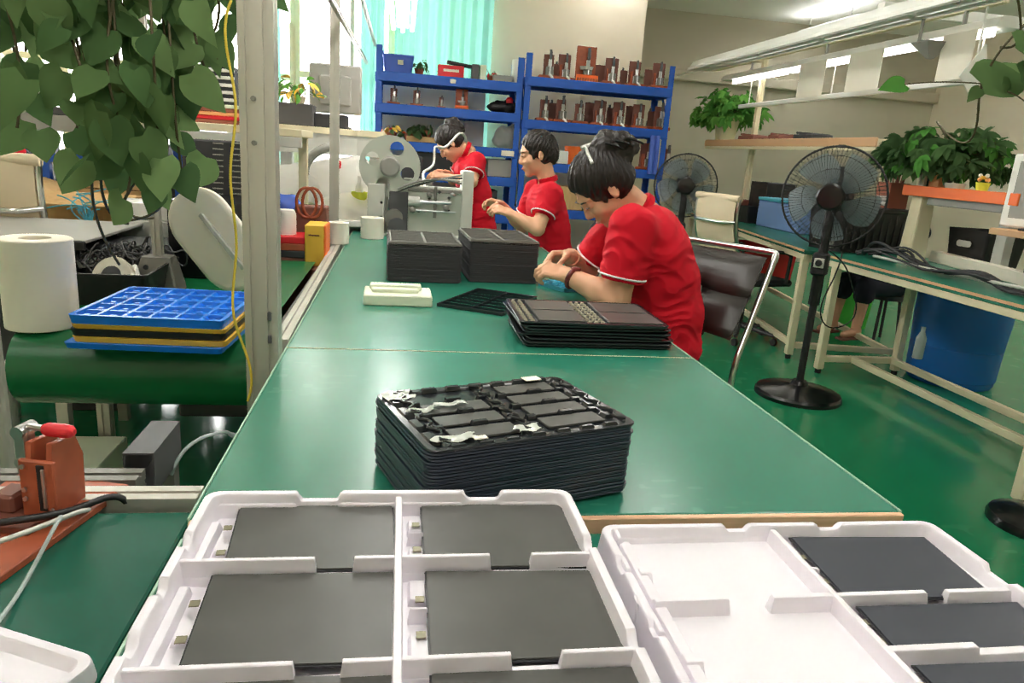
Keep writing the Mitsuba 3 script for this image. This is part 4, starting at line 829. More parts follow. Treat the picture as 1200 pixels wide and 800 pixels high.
for px_, py, r_ in ((503, 228, .016), (530, 228, .014), (522, 243, .018), (497, 247, .012), (483, 245, .02)):
    q = at_y(px_, py, YM-.02); m.part('roller', lathe([(.001, 0), (r_, 0), (r_, .05), (r_*.5, .055), (r_*.5, .065), (.001, .065)], 16, mv(*q) @ FR), 'steel' if r_ < .016 else 'alu_dark', 30)
m.part('spring_rod', cyl(at_y(486, 246, YM-.06), at_y(534, 249, YM-.06), .006, 8), 'steel')
m.part('top_bar', bx(at_y(478, 220, YM)[0], at_y(545, 220, YM)[0], YM-.03, YM-.01, zt_-.03, zt_-.01, .002), 'alu_dark')
m.part('table', bx(at_y(541, 255, YM-.05)[0], at_y(580, 255, YM-.05)[0], YM-.1, YM+.12, .75, .81, .004), 'bench', label='green topped outfeed')
m.part('base', bx(x0, b1, YM-.08, YM+.18, .75, .765, .003), 'machine_grey')
q = [at_y(547, 166, 5.35), at_y(530, 165, 5.2), at_y(518, 173, 5.15), at_y(510, 172, 5.1), at_y(509, 188, 5.1), at_y(500, 199, 5.0), at_y(497, 212, 4.75), at_y(497, 222, 4.64)]
solo('paper_tape', sweep(curve(q, 30), .009, 6), 'white', 'curling white paper tape rising behind the grey machine before the farthest woman', 'paper tape', smooth=True)
t = Thing('workbench', 'small workbench behind the grey machine where the farthest woman works', 'workbench')
t.part('top', bx(-.5, .30, 5.35, 6.15, .80, .83, .004), 'bench')
for x in (-.45, .25):
    for y in (5.42, 6.08): t.part('leg', bx(x-.02, x+.02, y-.02, y+.02, 0, .80), 'alu')
t = Thing('test_machine', 'dark press machine on the small workbench before the farthest woman', 'machine'); t.part('base', bx(-.15, .26, 5.5, 5.85, .83, .90, .005), 'dark_grey'); t.part('column', bx(.0, .16, 5.66, 5.82, .90, 1.22, .005), 'charcoal'); t.part('head', bx(.02, .24, 5.56, 5.80, 1.0, 1.06, .005), 'alu_dark')
def roll(name, x, y, z, r, h, mt, lab, cat, rc=.03):
    return solo(name, lathe([(rc, 0), (r-.003, 0), (r, .003), (r, h-.003), (r-.003, h), (rc, h), (rc, 0)], 28), mt, lab, cat, M=mv(x, y, z), smooth=30)
roll('tape_roll', -.235+.01, 4.14, .75, .062, .105, 'foam', 'pale roll standing on the bench between the far post and the machine', 'roll') if False else None
c = at_z(436, 279, .75); roll('tape_roll', c[0], c[1], .75, .068, .125, 'paper', 'white roll standing on the bench before the grey machine', 'roll')
c = at_z(397, 282, .757); roll('tape_roll', c[0]+.005, c[1]-.1, .757, .058, .115, 'paper', 'white roll standing beside the foot of the far aluminium post', 'roll')
c = at_y(421, 234, 4.75); t = Thing('yellow_cup', 'lime yellow cup with a white bottle standing in it, left of the machine', 'cup', M=mv(c[0], 4.75, .75)); t.part('stand', box(0, 0, .07, .1, .09, .14, .004), 'pale_grey'); t.part('cup', lathe([(.001, .14), (.04, .14), (.052, .24), (.047, .24), (.036, .15), (.001, .15)], 18), 'lime', 30); t.part('bottle', lathe([(.001, .15), (.025, .15), (.025, .27), (.012, .3), (.012, .34), (.001, .34)], 14), 'white', 30)
# ------------------------------------------------------------------ pedestal fans
def fan(x, y, hz, R, face, lab, base_r=.25, blades='fan_blade', tiltx=0, grp=None):
    t = Thing('pedestal_fan', lab, 'fan', grp, mv(x, y, 0))
    t.part('base', lathe([(.001, 0), (base_r, 0), (base_r, .02), (base_r*.96, .035), (base_r*.55, .06), (base_r*.2, .075), (.04, .10), (.001, .10)], 40), 'black_gloss', 30)
    t.part('pole', cyl((0, 0, .09), (0, 0, hz-.40), .021, 16), 'black'); t.part('sleeve', cyl((0, 0, hz-.62), (0, 0, hz-.36), .032, 16), 'black_gloss')
    f = norm(np.array([math.cos(math.radians(face)), math.sin(math.radians(face)), 0])); o = np.array([0, 0, hz]); rt = np.cross(f, [0, 0, 1])
    t.part('control_box', join(box(*(f*.02+np.array([0, 0, hz-.38])), .085, .085, .13, .012, rz=face)), 'black')
    t.part('knob_plate', box(*(f*.066+np.array([0, 0, hz-.37])), .006, .055, .055, .002, rz=face), 'pale_grey'); t.part('knob', cyl(f*.066+np.array([0, 0, hz-.37]), f*.085+np.array([0, 0, hz-.37]), .018, 14), 'black')
    t.part('neck', bend([(0, 0, hz-.32), (0, 0, hz-.10), (-f*.09+o)], .028, .08), 'black')
    A = np.eye(4); A[:3, 0], A[:3, 1], A[:3, 2], A[:3, 3] = rt, np.cross(f, rt), f, o; W = A @ mv(rx=tiltx)
    t.part('motor', lathe([(.001, -.20), (.06, -.20), (.085, -.17), (.09, -.08), (.075, -.05), (.001, -.05)], 28, W), 'black', 30)
    def wires(sg, n, dep, r0):
        out = []
        for k in range(n):
            a = 2*math.pi*k/n; pr = [(r0, dep), (R*.55, dep*.98), (R*.82, dep*.78), (R*.96, dep*.40), (R, 0)]
            out.append(sweep([(r*math.cos(a+.10*(1-r/R)), r*math.sin(a+.10*(1-r/R)), z*sg) for r, z in pr], .0013, 4, False))
        for r, z in ((R*.55, dep*.98), (R*.82, dep*.78)): out.append(sweep([(r*math.cos(w), r*math.sin(w), z*sg) for w in np.linspace(0, 2*np.pi, 61)], .0018, 5, False))
        return tr(join(out), W)
    t.part('front_guard', wires(1, 84, .085, .055), 'black', kind='stuff'); t.part('rear_guard', wires(-1, 60, .10, .085), 'black', kind='stuff')
    t.part('guard_ring', tr(sweep([(R*math.cos(w), R*math.sin(w), 0) for w in np.linspace(0, 2*np.pi, 73)], .006, 8, False), W), 'black', True)
    t.part('guard_clip', tr(box(0, -R, 0, .04, .016, .024, .003), W), 'black')
    t.part('badge', lathe([(.001, .098), (.23*R, .096), (.27*R, .088), (.27*R, .076), (.001, .076)], 28, W), 'black_gloss', 30)
    for k in range(5):
        g = np.linspace(0, 1, 9); U, Vv = np.meshgrid(g, g, indexing='ij'); r = .045+(R*.90-.045)*U; w = 2*math.pi*k/5+(Vv-.5)*(.55+.5*np.sin(U*math.pi*.9))+.35*U; z = -.02+.07*(Vv-.5)*(1-.3*U)
        P = np.stack([r*np.cos(w), r*np.sin(w), z], -1).reshape(-1, 3); i, j = np.meshgrid(np.arange(8), np.arange(8), indexing='ij'); q = (i*9+j).ravel()
        t.part('blade', tr(trimesh.Trimesh(P, np.vstack([np.c_[q, q+9, q+10], np.c_[q, q+10, q+1]]), process=False), W), blades, True)
    t.part('blade_hub', lathe([(.001, .03), (.04, .03), (.05, .0), (.05, -.04), (.001, -.04)], 20, W), 'black', 30)
    return t
c = at_z(943, 458, .03)
fan(c[0]-.045, c[1], 1.185, .275, 228, 'black pedestal fan with bluish blades standing in the aisle before the right workbench')
c2 = at_y(797, 217, 6.1); fan(c2[0]+.05, 6.1, c2[2], .27, 250, 'smaller black pedestal fan behind the nearest woman, by the right end of the blue rack', .2)
c3 = at_z(1200, 606, .03); fan(c3[0]+.05, c3[1]-.02, 1.08, .26, 130, 'black fan whose base stands by the right workbench leg at the picture edge', .18)
t = Thing('power_cord', 'black power cord looping down from the fan in the aisle', 'cord'); c = at_z(943, 458, .03)
t.own(sweep(curve([at_y(960, 285, 3.8), at_y(980, 300, 3.8), at_y(1000, 340, 3.95), at_y(998, 375, 4.0), at_y(975, 384, 4.0), at_y(962, 360, 3.95), at_y(975, 330, 3.95), at_y(985, 305, 4.0), at_y(985, 296, 4.15)], 50), .004, 6), 'black', True)

# ------------------------------------------------------------------ right workbenches
ZB = .79
def frame_bench(x0, x1, y0, y1, lab, tops, legy, sx, xl, M=I4):
    t = Thing('workbench', lab, 'workbench', M=M)
    for a, b, m in tops:
        t.part('top', bx(x0, x1, a, b, ZB-.028, ZB, .003), m); t.part('edge_strip', bx(x0-.004, x0, a, b, ZB-.012, ZB+.003), 'cream_edge')
    t.part('apron', bx(x0+.004, x0+.024, y0, y1, ZB-.068, ZB-.028, .003), 'cream')
    for y in legy:
        for x in (x0+.035, xl): t.part('leg', bx(x-.025, x+.025, y-.025, y+.025, 0.03, ZB-.028, .005), 'cream'); t.part('foot', cyl((x, y, 0), (x, y, .035), .02, 12), 'black')
        t.part('cross_bar', bx(x0+.06, xl-.025, y-.02, y+.02, .08, .122, .004), 'cream'); t.part('cross_bar', bx(x0+.06, x1-.10, y-.018, y+.018, ZB-.085, ZB-.03, .004), 'cream')
    for x in sx: t.part('stretcher', bx(x-.02, x+.02, legy[0]+.021, legy[-1]-.021, .08, .122, .004), 'cream')
    return t
t = frame_bench(2.80, 3.66, 1.7, 4.46, 'cream framed workbench at the right with a green top, nearest of the right benches', [(1.7, 3.52, 'bench'), (3.525, 4.46, 'bench')], (2.47, 4.26), (3.07, 3.37), 3.41)
t.part('wide_leg', bx(2.66, 2.775, 2.40, 2.47, .0, .76, .008), 'cream', label='wide cream plate leg')
frame_bench(0, .90, 0, 3.4, 'cream framed workbench farther back at the right, behind the beige office chair', [(0, 3.4, 'side_bench')], (.05, 3.3), (.06, .75), .82, mv(2.765, 4.56, 0, rz=-8.4))
# lamp frame and shelf over the far bench
t = Thing('shelf_frame', 'cream posts carrying a long shelf over the farther right workbench', 'shelf', kind=None)
XS = 3.6
for y, zt_ in ((7.35, 2.42), (5.12, 1.535)): t.part('post', profile((XS+.06, y, ZB), (XS+.06, y, zt_), .05, .05, (0, 1, 0)), 'cream')
t.part('arm', bx(3.22, XS+.06, 7.33, 7.37, 2.37, 2.41, .004), 'cream')
t.part('shelf', bx(XS-.10, XS+.2, 5.05, 8.2, 1.535, 1.59, .004), 'cream'); t.part('edge_strip', bx(XS-.115, XS-.10, 5.05, 8.2, 1.53, 1.60, .003), 'cream_edge', label='tan edge strip'); t.part('front_rail', bx(XS-.112, XS-.10, 5.05, 8.2, 1.50, 1.53, .002), 'cream')
t.part('top_beam', profile((XS+.06, 4.3, 2.43), (XS+.06, 8.6, 2.43), .05, .05), 'cream')
t = Thing('lamp_rail', 'long white lamp housing running over the front of the right workbenches', 'lamp')
a, b = at_x(812, 76, 3.2), at_x(1165, -6, 3.2); zc = (a[2]+b[2])/2
t.part('housing', prism([(-.09, .0), (.09, 0), (.05, .07), (-.05, .07)], a[1]-b[1]+.6, mv(3.25, a[1], zc) @ np.array([[1, 0, 0, 0], [0, 0, -1, 0], [0, 1, 0, 0], [0, 0, 0, 1.]])), 'white_gloss'); t.part('lip', bx(3.14, 3.165, b[1]-.6, a[1], zc-.03, zc, .003), 'white'); t.part('lip', bx(3.335, 3.36, b[1]-.6, a[1], zc-.03, zc, .003), 'white')
for y in np.arange(b[1]-.3, a[1], 1.05): t.part('tube', bx(3.235, 3.265, y, y+.98, zc-.035, zc-.01, .004), 'white_gloss')
t.part('hanger', cyl((3.25, 3.3, zc+.06), (3.25, 3.3, H), .008, 8), 'grey')
# lit lamp row and the rail of hanging sheets below it
t = Thing('task_lamp', 'lit tube lamp row under a white hood over the right workbench', 'lamp')
zl_ = 2.225
t.part('hood', prism([(-.10, 0), (.10, 0), (.06, .06), (-.06, .06)], 3.9, mv(XS, 8.05, zl_+.01) @ np.array([[1, 0, 0, 0], [0, 0, -1, 0], [0, 1, 0, 0], [0, 0, 0, 1.]])), 'white')
for y0 in (4.22, 5.44, 6.66): t.part('tube', bx(XS-.06, XS-.025, y0, y0+1.15, zl_-.035, zl_+.005, .006), 'lamp', emitter={'type': 'area', 'radiance': rgbd((9, 8.8, 8.4))})
for y in (4.6, 6.2, 7.6): t.part('hanger', bx(XS+.035, XS+.055, y-.01, y+.01, zl_+.05, 2.43), 'grey')
t = Thing('hanging_rail', 'white rail below the lit lamps from which paper sheets hang', 'rail')
t.part('rail', bx(XS-.05, XS-.01, 4.1, 7.6, 1.925, 1.965, .004), 'white_gloss')
for y in (4.3, 5.9, 7.4): t.part('rod', cyl((XS-.03, y, 1.96), (XS-.03, y, zl_+.01), .006, 8), 'white')
for i, (xa, xb, lb) in enumerate(((947, 978, 'leftmost'), (1004, 1044, 'middle'), (1110, 1150, 'rightmost'))):
    ya, yb = at_x(xa, 95, XS-.03)[1], at_x(xb, 90, XS-.03)[1]; solo('paper_sheet', bx(XS-.125, XS-.121, yb, ya, 1.945, 2.235, .0005), 'paper', 'white paper sheet hung between the lit lamps and their rail, %s of the three' % lb, 'paper sheet')
t = Thing('lamp_hood', 'grey funnel shaped hood on a bracket hanging over the right workbench', 'lamp hood'); c = at_y(1093, 52, 4.6)
t.part('hood', rings([(rrect(w, w*.8, .01, 3, 1), z) for w, z in ((.04, -.09), (.20, .0), (.21, .01), (.19, .01), (.04, -.07))], True), 'grey', M=mv(*c)); t.part('bracket', join(bx(c[0]-.11, c[0]-.095, 4.59, 4.61, c[2], 2.38, .002), bx(c[0]-.11, c[0]+.10, 4.59, 4.61, c[2]+.005, c[2]+.02, .002)), 'alu_dark')
solo('cross_beam', bx(3.3, 5.2, 4.98, 5.06, 2.42, 2.5, .005), 'white', 'white beam running from the lamp rail towards the right wall', 'beam')
solo('reflector_panel', prism([(-.16, -.1), (.15, .12), (.17, -.02), (.0, -.22)], .006, mv(*at_y(1140, 72, 4.0), rx=80, rz=25)), 'white_gloss', 'small white reflector panel shining beside the lit lamps at the upper right', 'panel')
solo('support_rod', cyl(at_y(1140, 72, 4.02)+np.array([.02, 0, .05]), at_y(1140, 72, 4.02)+np.array([.02, 0, .3]), .006, 8), 'white', 'thin rod holding the white reflector panel', 'rod')
# things on the shelf and on the benches
for i, (px_, w, lab) in enumerate(((882, .34, 'dark brown flat box lying on the long shelf beside the bright potted plant'), (915, .2, 'small dark brown object in the middle of the long shelf'), (950, .32, 'dark flat box with an open lid lying on the long shelf'))):
    c = at_x(px_, 160, XS); solo('flat_box', join(box(0, 0, .025, .2, w, .05, .006), box(0, .0, .055, .18, w*.85, .02, .004, rx=4)), 'bakelite_dark' if i != 2 else 'charcoal', lab, 'box', M=mv(XS+.02, c[1], 1.59))
c = at_x(848, 158, XS); pot_plant(XS+.02, c[1], 1.59, .14, .25, 'bright green leafy plant in a pale pot at the far end of the long shelf', ['bright_leaf_0', 'bright_leaf_1'], 190, .40, .12, 'cream', .9, 11, kit=FROND)
t = Thing('storage_box', 'light blue box on the far bench left of the aisle fan', 'box', M=mv(3.55, 6.15, ZB)); t.part('body', box(0, 0, .12, .3, .75, .24, .006), 'pale_blue'); t.part('lid', box(0, 0, .255, .32, .77, .03, .006), 'cyan')
solo('storage_box', box(0, 0, .2, .3, .35, .40, .006), 'black', 'black box on the far bench behind the light blue box', 'box', M=mv(3.72, 6.9, ZB))
t = Thing('crate', 'big black crate on the far bench behind the aisle fan', 'crate', M=mv(3.24, 4.74, ZB, rz=12))
t.part('body', rings([(rrect(.58-2*i, .36-2*i, .02, 4, 2), zz) for i, zz in ((.025, 0), (.005, .28), (0, .285), (0, .31), (.012, .31), (.035, .02))]), 'black', 30)
for k in range(9): t.part('rib', box(-.25+.0625*k, -.168, .15, .014, .014, .25, .003), 'black')
for i in range(6): solo('document', box(0, 0, .012, .26, .24, .022, .003), ['paper', 'pale_grey'][i % 2], '%s sheaf of the papers in the black crate behind the fan' % ('topmost' if i == 5 else nth[5-i] + ' from the top'), 'documents', 'papers behind the fan', mv(3.12+.004*(i % 3), 4.72, ZB+.152+i*.0235, rz=3*((i*7) % 5-2)))
solo('document_box', box(0, 0, .065, .28, .26, .13, .004), 'grey', 'grey box under the papers in the black crate', 'box', M=mv(3.12, 4.72, ZB+.021))
solo('small_screen', join(box(0, 0, .02, .2, .2, .04, .004), box(0, 0, .2, .05, .05, .36, .004), box(0, 0, .46, .04, .32, .26, .006)), 'charcoal', 'small dark screen on a stand seen through the fan', 'monitor', M=mv(3.7, 5.75, ZB))
for i, (y, w, hgt, m_) in enumerate(((7.55, .3, .22, 'red'), (7.2, .25, .2, 'bakelite_dark'), (6.75, .22, .16, 'black'))): solo('parts_bin', rings([(rrect(.3-2*k, w-2*k, .02, 4, 2), zz) for k, zz in ((.02, 0), (0, hgt), (.008, hgt), (.03, .02))]), m_, ['red bin', 'brown bin', 'low black bin'][i]+' on the far right bench behind the second fan', 'bin', M=mv(3.5, y, ZB), smooth=30)
solo('crate', rings([(rrect(.5-2*k, 1.1-2*k, .02, 4, 2), zz) for k, zz in ((.02, 0), (0, .3), (.008, .3), (.03, .02))]), 'red', 'red crate on the stretchers under the far right bench', 'crate', M=mv(3.6, 7.0, .235), smooth=30)
# orange riser with its things
t = Thing('riser_shelf', 'orange edged riser shelf on the right bench under the fern', 'shelf'); xo = 3.3
ya, yb = at_x(1060, 225, xo)[1], at_x(1172, 243, xo)[1]-.12; zo = 1.272
t.part('board', bx(xo, xo+.36, yb, ya, zo-.02, zo, .003), 'orange_top'); t.part('front_board', bx(xo-.014, xo, yb, ya, zo-.062, zo+.004, .002), 'orange', label='bright orange front edge'); t.part('end_board', bx(xo-.01, xo+.36, ya, ya+.012, zo-.06, zo+.004, .002), 'orange')
t.part('column', tr(rings([(rrect(w, w, .012, 3, 1), z) for w, z in ((.125, 0), (.105, .33), (.095, zo-ZB-.02))]), mv(xo+.07, ya-.10, ZB)), 'cream', label='tapered cream column'); t.part('column', bx(xo+.22, xo+.28, yb+.26, yb+.34, ZB, zo-.02, .004), 'pale_grey'); t.part('column', bx(xo+.26, xo+.32, yb+.02, yb+.08, ZB, zo-.02, .004), 'pale_grey'); t.part('under_rail', bx(xo+.02, xo+.10, yb+.02, ya-.2, zo-.11, zo-.02, .004), 'grey')
def handle_crate(x, y, lab, w=.34, hh=.24, z=ZB):
    t = Thing('crate', lab, 'crate', M=mv(x, y, z)); t.part('body', rings([(rrect(.3-2*k, w-2*k, .02, 4, 2), zz) for k, zz in ((.02, 0), (0, hh), (.008, hh), (.03, .02))]), 'black', 30)
    t.part('handle_slot', prism(Polygon(rrect(.12, .04, .019, 6)), .006, mv(-.152, 0, hh*.62, rz=90) @ np.array([[1, 0, 0, 0], [0, 0, 1, 0], [0, 1, 0, 0], [0, 0, 0, 1.]])), 'pale_grey', label='pale oval handle slot')
handle_crate(xo+.42, at_x(1135, 265, xo+.27)[1], 'black crate with a pale oval handle slot under the orange riser shelf')
c = at_x(1195, 288, xo-.06); handle_crate(xo+.22, c[1]-.10, 'black crate under the brown board that carries the grey screen', .42, .26)
BZ = ZB+.26
c = at_x(1159, 268, xo-.09); solo('board', bx(xo-.09, xo+.36, c[1]-.62, c[1], BZ, BZ+.035, .003), 'cream_edge', 'brown board on a black crate under the grey screen at the right edge', 'board')
t = Thing('monitor', 'grey screen in a white frame at the right edge of the photo', 'monitor'); c0 = at_x(1166, 262, xo-.02)
w_ = .50; MM = mv(xo-.02, c0[1]-.02, BZ+.035, rz=-78)
t.part('casing', tr(bx(0, w_, 0, .05, .01, .40, .01), MM), 'white'); t.part('screen', tr(bx(.045, w_-.045, -.003, .002, .06, .36, .001), MM), 'grey'); t.part('foot', tr(bx(.14, .36, -.04, .14, 0, .012, .004), MM), 'black'); 
t = Thing('cable_bundle', 'tangle of black and grey cables along the right bench below the orange shelf', 'cables', kind='stuff')
cb = []
for k in range(9):
    rg = np.random.default_rng(40+k); P = [np.array([3.10+.05*rg.normal()-.05*j*.2, 4.35-.32*j+.08*rg.normal(), ZB+.012+.015*rg.random()+(.03 if j % 2 else 0)]) for j in range(7)]; cb.append(cord(P, .006+.004*rg.random(), 40, 6))
t.own(join(cb), 'charcoal', True)
solo('grey_cable', cord([(3.12, 4.3, ZB+.012), (3.02, 3.95, ZB+.03), (3.08, 3.7, ZB+.02), (3.02, 3.2, ZB+.04), (3.1, 2.6, ZB+.02)], .010, 40), 'pale_grey', 'grey cable lying on top of the cable tangle on the right bench', 'cable', smooth=True)
a, b = at_z(1098, 294, ZB+.07), at_z(1215, 322, ZB+.07); d = b-a; q = (a+b)/2; solo('white_carton', box(q[0], q[1], ZB+.035, np.linalg.norm(d), .085, .07, .003, rz=math.degrees(math.atan2(d[1], d[0]))), 'paper', 'long flat white carton lying on the nearest right bench before the black crates', 'carton')
c = at_z(1010, 293, ZB); t = Thing('clip', 'cyan plastic clip at the front edge of the nearest right bench', 'clip', M=mv(c[0]+.05, c[1]+.05, ZB)); t.part('body', box(0, 0, .022, .05, .06, .044, .006), 'cyan'); t.part('lever', box(-.01, 0, .05, .02, .03, .02, .004), 'cyan')
t = Thing('planter_box', 'brown planter box with twigs left of the fern on the right bench', 'planter', M=mv(at_y(1047, 230, 4.80)[0], 4.82, ZB+.311))
t.part('shelf', bx(-.08, .08, -.12, .10, -.012, 0), 'charcoal'); t.part('box', rings([(rrect(.16-2*k, .16-2*k, .01, 3, 1), zz) for k, zz in ((.0, 0), (0, .18), (.01, .18), (.02, .06))]), 'terracotta', 30); rg = np.random.default_rng(5)
for i in range(14): a = rg.uniform(-.05, .05, 2); t.part('twig', sweep([(a[0], a[1], .1), (a[0]*1.6, a[1]*1.6, .26+.1*rg.random())], [.006, .003], 5), 'bakelite_dark')
t.part('label', box(-.082, 0, .05, .003, .12, .07), 'pale_grey', label='pale printed panel')
solo('white_bracket', join(bx(0, .02, 0, .05, 0, .16, .003), bx(0, .02, -.06, .05, .14, .16, .003)), 'white', 'white bracket standing on the left end of the orange riser shelf', 'bracket', M=mv(xo+.05, ya-.10, zo+.0))
solo('wood_block', box(0, 0, .10, .05, .09, .20, .003), 'orange_top', 'tan wooden block standing behind the white bracket on the orange riser', 'block', M=mv(xo+.11, ya-.14, zo))
t = Thing('figurine', 'small yellow pot with flowers on the orange riser shelf', 'figurine', M=mv(xo+.06, at_x(1152, 215, xo+.06)[1], zo)); t.part('pot', lathe([(.001, 0), (.03, 0), (.038, .05), (.032, .05), (.001, .04)], 16), 'lime', 30)
for k in range(7): t.part('blossom', trimesh.creation.icosphere(1, .012), ['orange_top', 'yellow', 'paper'][k % 3], True, M=mv(.022*math.cos(k*.9), .026*math.sin(k*.9), .065+.012*(k % 3)))
solo('glass_dish', lathe([(.001, 0), (.05, 0), (.06, .035), (.055, .035), (.047, .006), (.001, .006)], 18), 'pale_grey', 'low pale dish on the orange riser shelf', 'dish', M=mv(xo+.06, at_x(1120, 213, xo+.06)[1], zo), smooth=30)
c = at_x(1110, 200, xo+.24); pot_plant(xo+.19, c[1], zo, .10, .14, 'big dense fern like plant with dark green leaves on the orange riser shelf', ['leaf_3', 'leaf_1', 'bright_leaf_1', 'leaf_1', 'leaf_3'], 295, .43, .11, 'charcoal', .62, 21, kit=FROND)
# pothos vine at the upper right
t = Thing('pothos_vine', 'vine with a few big heart shaped leaves hanging at the upper right', 'plant')
vs = [at_y(1204, 25, 3.0), at_y(1196, 34, 3.0), at_y(1178, 52, 3.0), at_y(1160, 78, 3.05), at_y(1150, 100, 3.08), at_y(1146, 135, 3.1), at_y(1140, 160, 3.2), at_x(1120, 180, 3.45)]
t.part('stem', sweep(curve(vs, 40), .005, 6), 'vine_stem', True); t.part('stem', sweep(curve([at_y(1230, 30, 2.7), at_y(1196, 34, 2.98), at_y(1190, 52, 3.0), at_y(1172, 55, 3.02)], 24), .005, 6), 'vine_stem', True); t.part('stem', sweep(curve([at_y(1150, 100, 3.08), at_y(1164, 108, 3.0), at_y(1178, 107, 2.95), at_y(1200, 118, 2.9), at_y(1235, 130, 2.85)], 24), .003, 6), 'vine_stem', True)
for (x0, y0, x1, y1, Y, k) in ((1150, 98, 1215, 82, 3.0, 'leaf_0'), (1060, 99, 1032, 101, 3.3, 'bright_leaf_1'), (1149, 104, 1134, 118, 3.05, 'leaf_0'), (1170, 92, 1200, 70, 3.1, 'leaf_2'), (1175, 96, 1190, 112, 2.95, 'leaf_0'), (1196, 88, 1240, 100, 2.9, 'leaf_1'), (1190, 50, 1230, 62, 2.9, 'leaf_0')):
    a, b = at_y(x0, y0, Y), at_y(x1, y1, Y); d = b-a; L_ = np.linalg.norm(d); ux = d/L_; nz = norm(np.array([-.25, -.75, .6])-ux*(np.array([-.25, -.75, .6]) @ ux)); M = np.eye(4); M[:3, 0], M[:3, 1], M[:3, 2], M[:3, 3] = ux*L_, np.cross(nz, ux)*L_, nz*L_, a
    t.part('leaf', POTHOS[0], k, M=M)
t.part('stem', sweep(curve([at_y(1150, 98, 3.05), at_y(1110, 96, 3.15), at_y(1060, 99, 3.3)], 16), .003, 6), 'vine_stem', True)
# drum under the bench, person behind it
c = at_z(1124, 462, 0); t = Thing('drum', 'big blue plastic drum under the nearest right bench', 'drum', M=mv(3.75, 4.16, 0)); t.part('shell', lathe([(.001, 0), (.25, 0), (.262, .02), (.285, .40), (.288, .42), (.29, .60), (.30, .61), (.30, .64), (.288, .64), (.27, .05), (.001, .05)], 40), 'drum_blue', 30)
t.part('rim', lathe([(.288, .63), (.306, .63), (.306, .655), (.288, .655), (.288, .63)], 40), 'drum_blue', 30)
solo('water_bottle', lathe([(.001, 0), (.03, 0), (.03, .13), (.013, .17), (.013, .2), (.001, .2)], 16), 'film', 'clear plastic bottle on a crossbar under the nearest right bench', 'bottle', M=mv(3.22, 3.85, .235), smooth=30)
solo('green_bin', rings([(rrect(.3-2*k, .3-2*k, .02, 4, 2), zz) for k, zz in ((.02, 0), (0, .36), (.008, .36), (.03, .02))]), 'lime', 'bright green bin on the floor under the right benches beside the bare legs', 'bin', M=mv(4.0, 5.75, 0), smooth=30)
mat('green_bin', (80, 190, 70), .5); scene['green_bin'] = {**scene['green_bin'], 'bsdf': {'type': 'ref', 'id': 'mat_green_bin'}}
O4, H4 = (4.02, 5.25, 0), 198
J = dict(head=(.22, .0, 1.10), pitch=40, turn=0, hs=1., neck=(.10, 0, .98), hip=(.06, 0, .50), hem=.50, foot=(.44, .11, -.36), spine=[((.05, 0, .55), .13, .18, .12, 0), ((.05, 0, .68), .125, .175, .14, 6), ((.06, 0, .80), .125, .175, .14, 12), ((.07, 0, .90), .11, .175, .12, 20), ((.08, 0, .97), .085, .15, .08, 24)],
         l=((.09, .19, .92), (.26, .22, .70), (.42, .1, .80)), r=((.09, -.19, .92), (.26, -.22, .70), (.42, -.1, .80)), lh=((1, -.1, .1), (0, -.5, -.8)), rh=((1, .1, .1), (0, .5, -.8)))
P4_ = seated_woman('person in black shorts and sandals sitting behind the right benches, mostly hidden', O4, H4, J, res=.008, shirt='trousers', trims=False, shorts=True)
solo('stool', join(cyl((0, 0, .36), (0, 0, .40), .16, 24), *[cyl((.11*math.cos(a), .11*math.sin(a), .37), (.15*math.cos(a), .15*math.sin(a), 0), .012, 8) for a in (.8, 2.4, 3.9, 5.5)]), 'charcoal', 'round dark stool under the person behind the right benches', 'stool', M=mv(3.96, 5.23, 0))

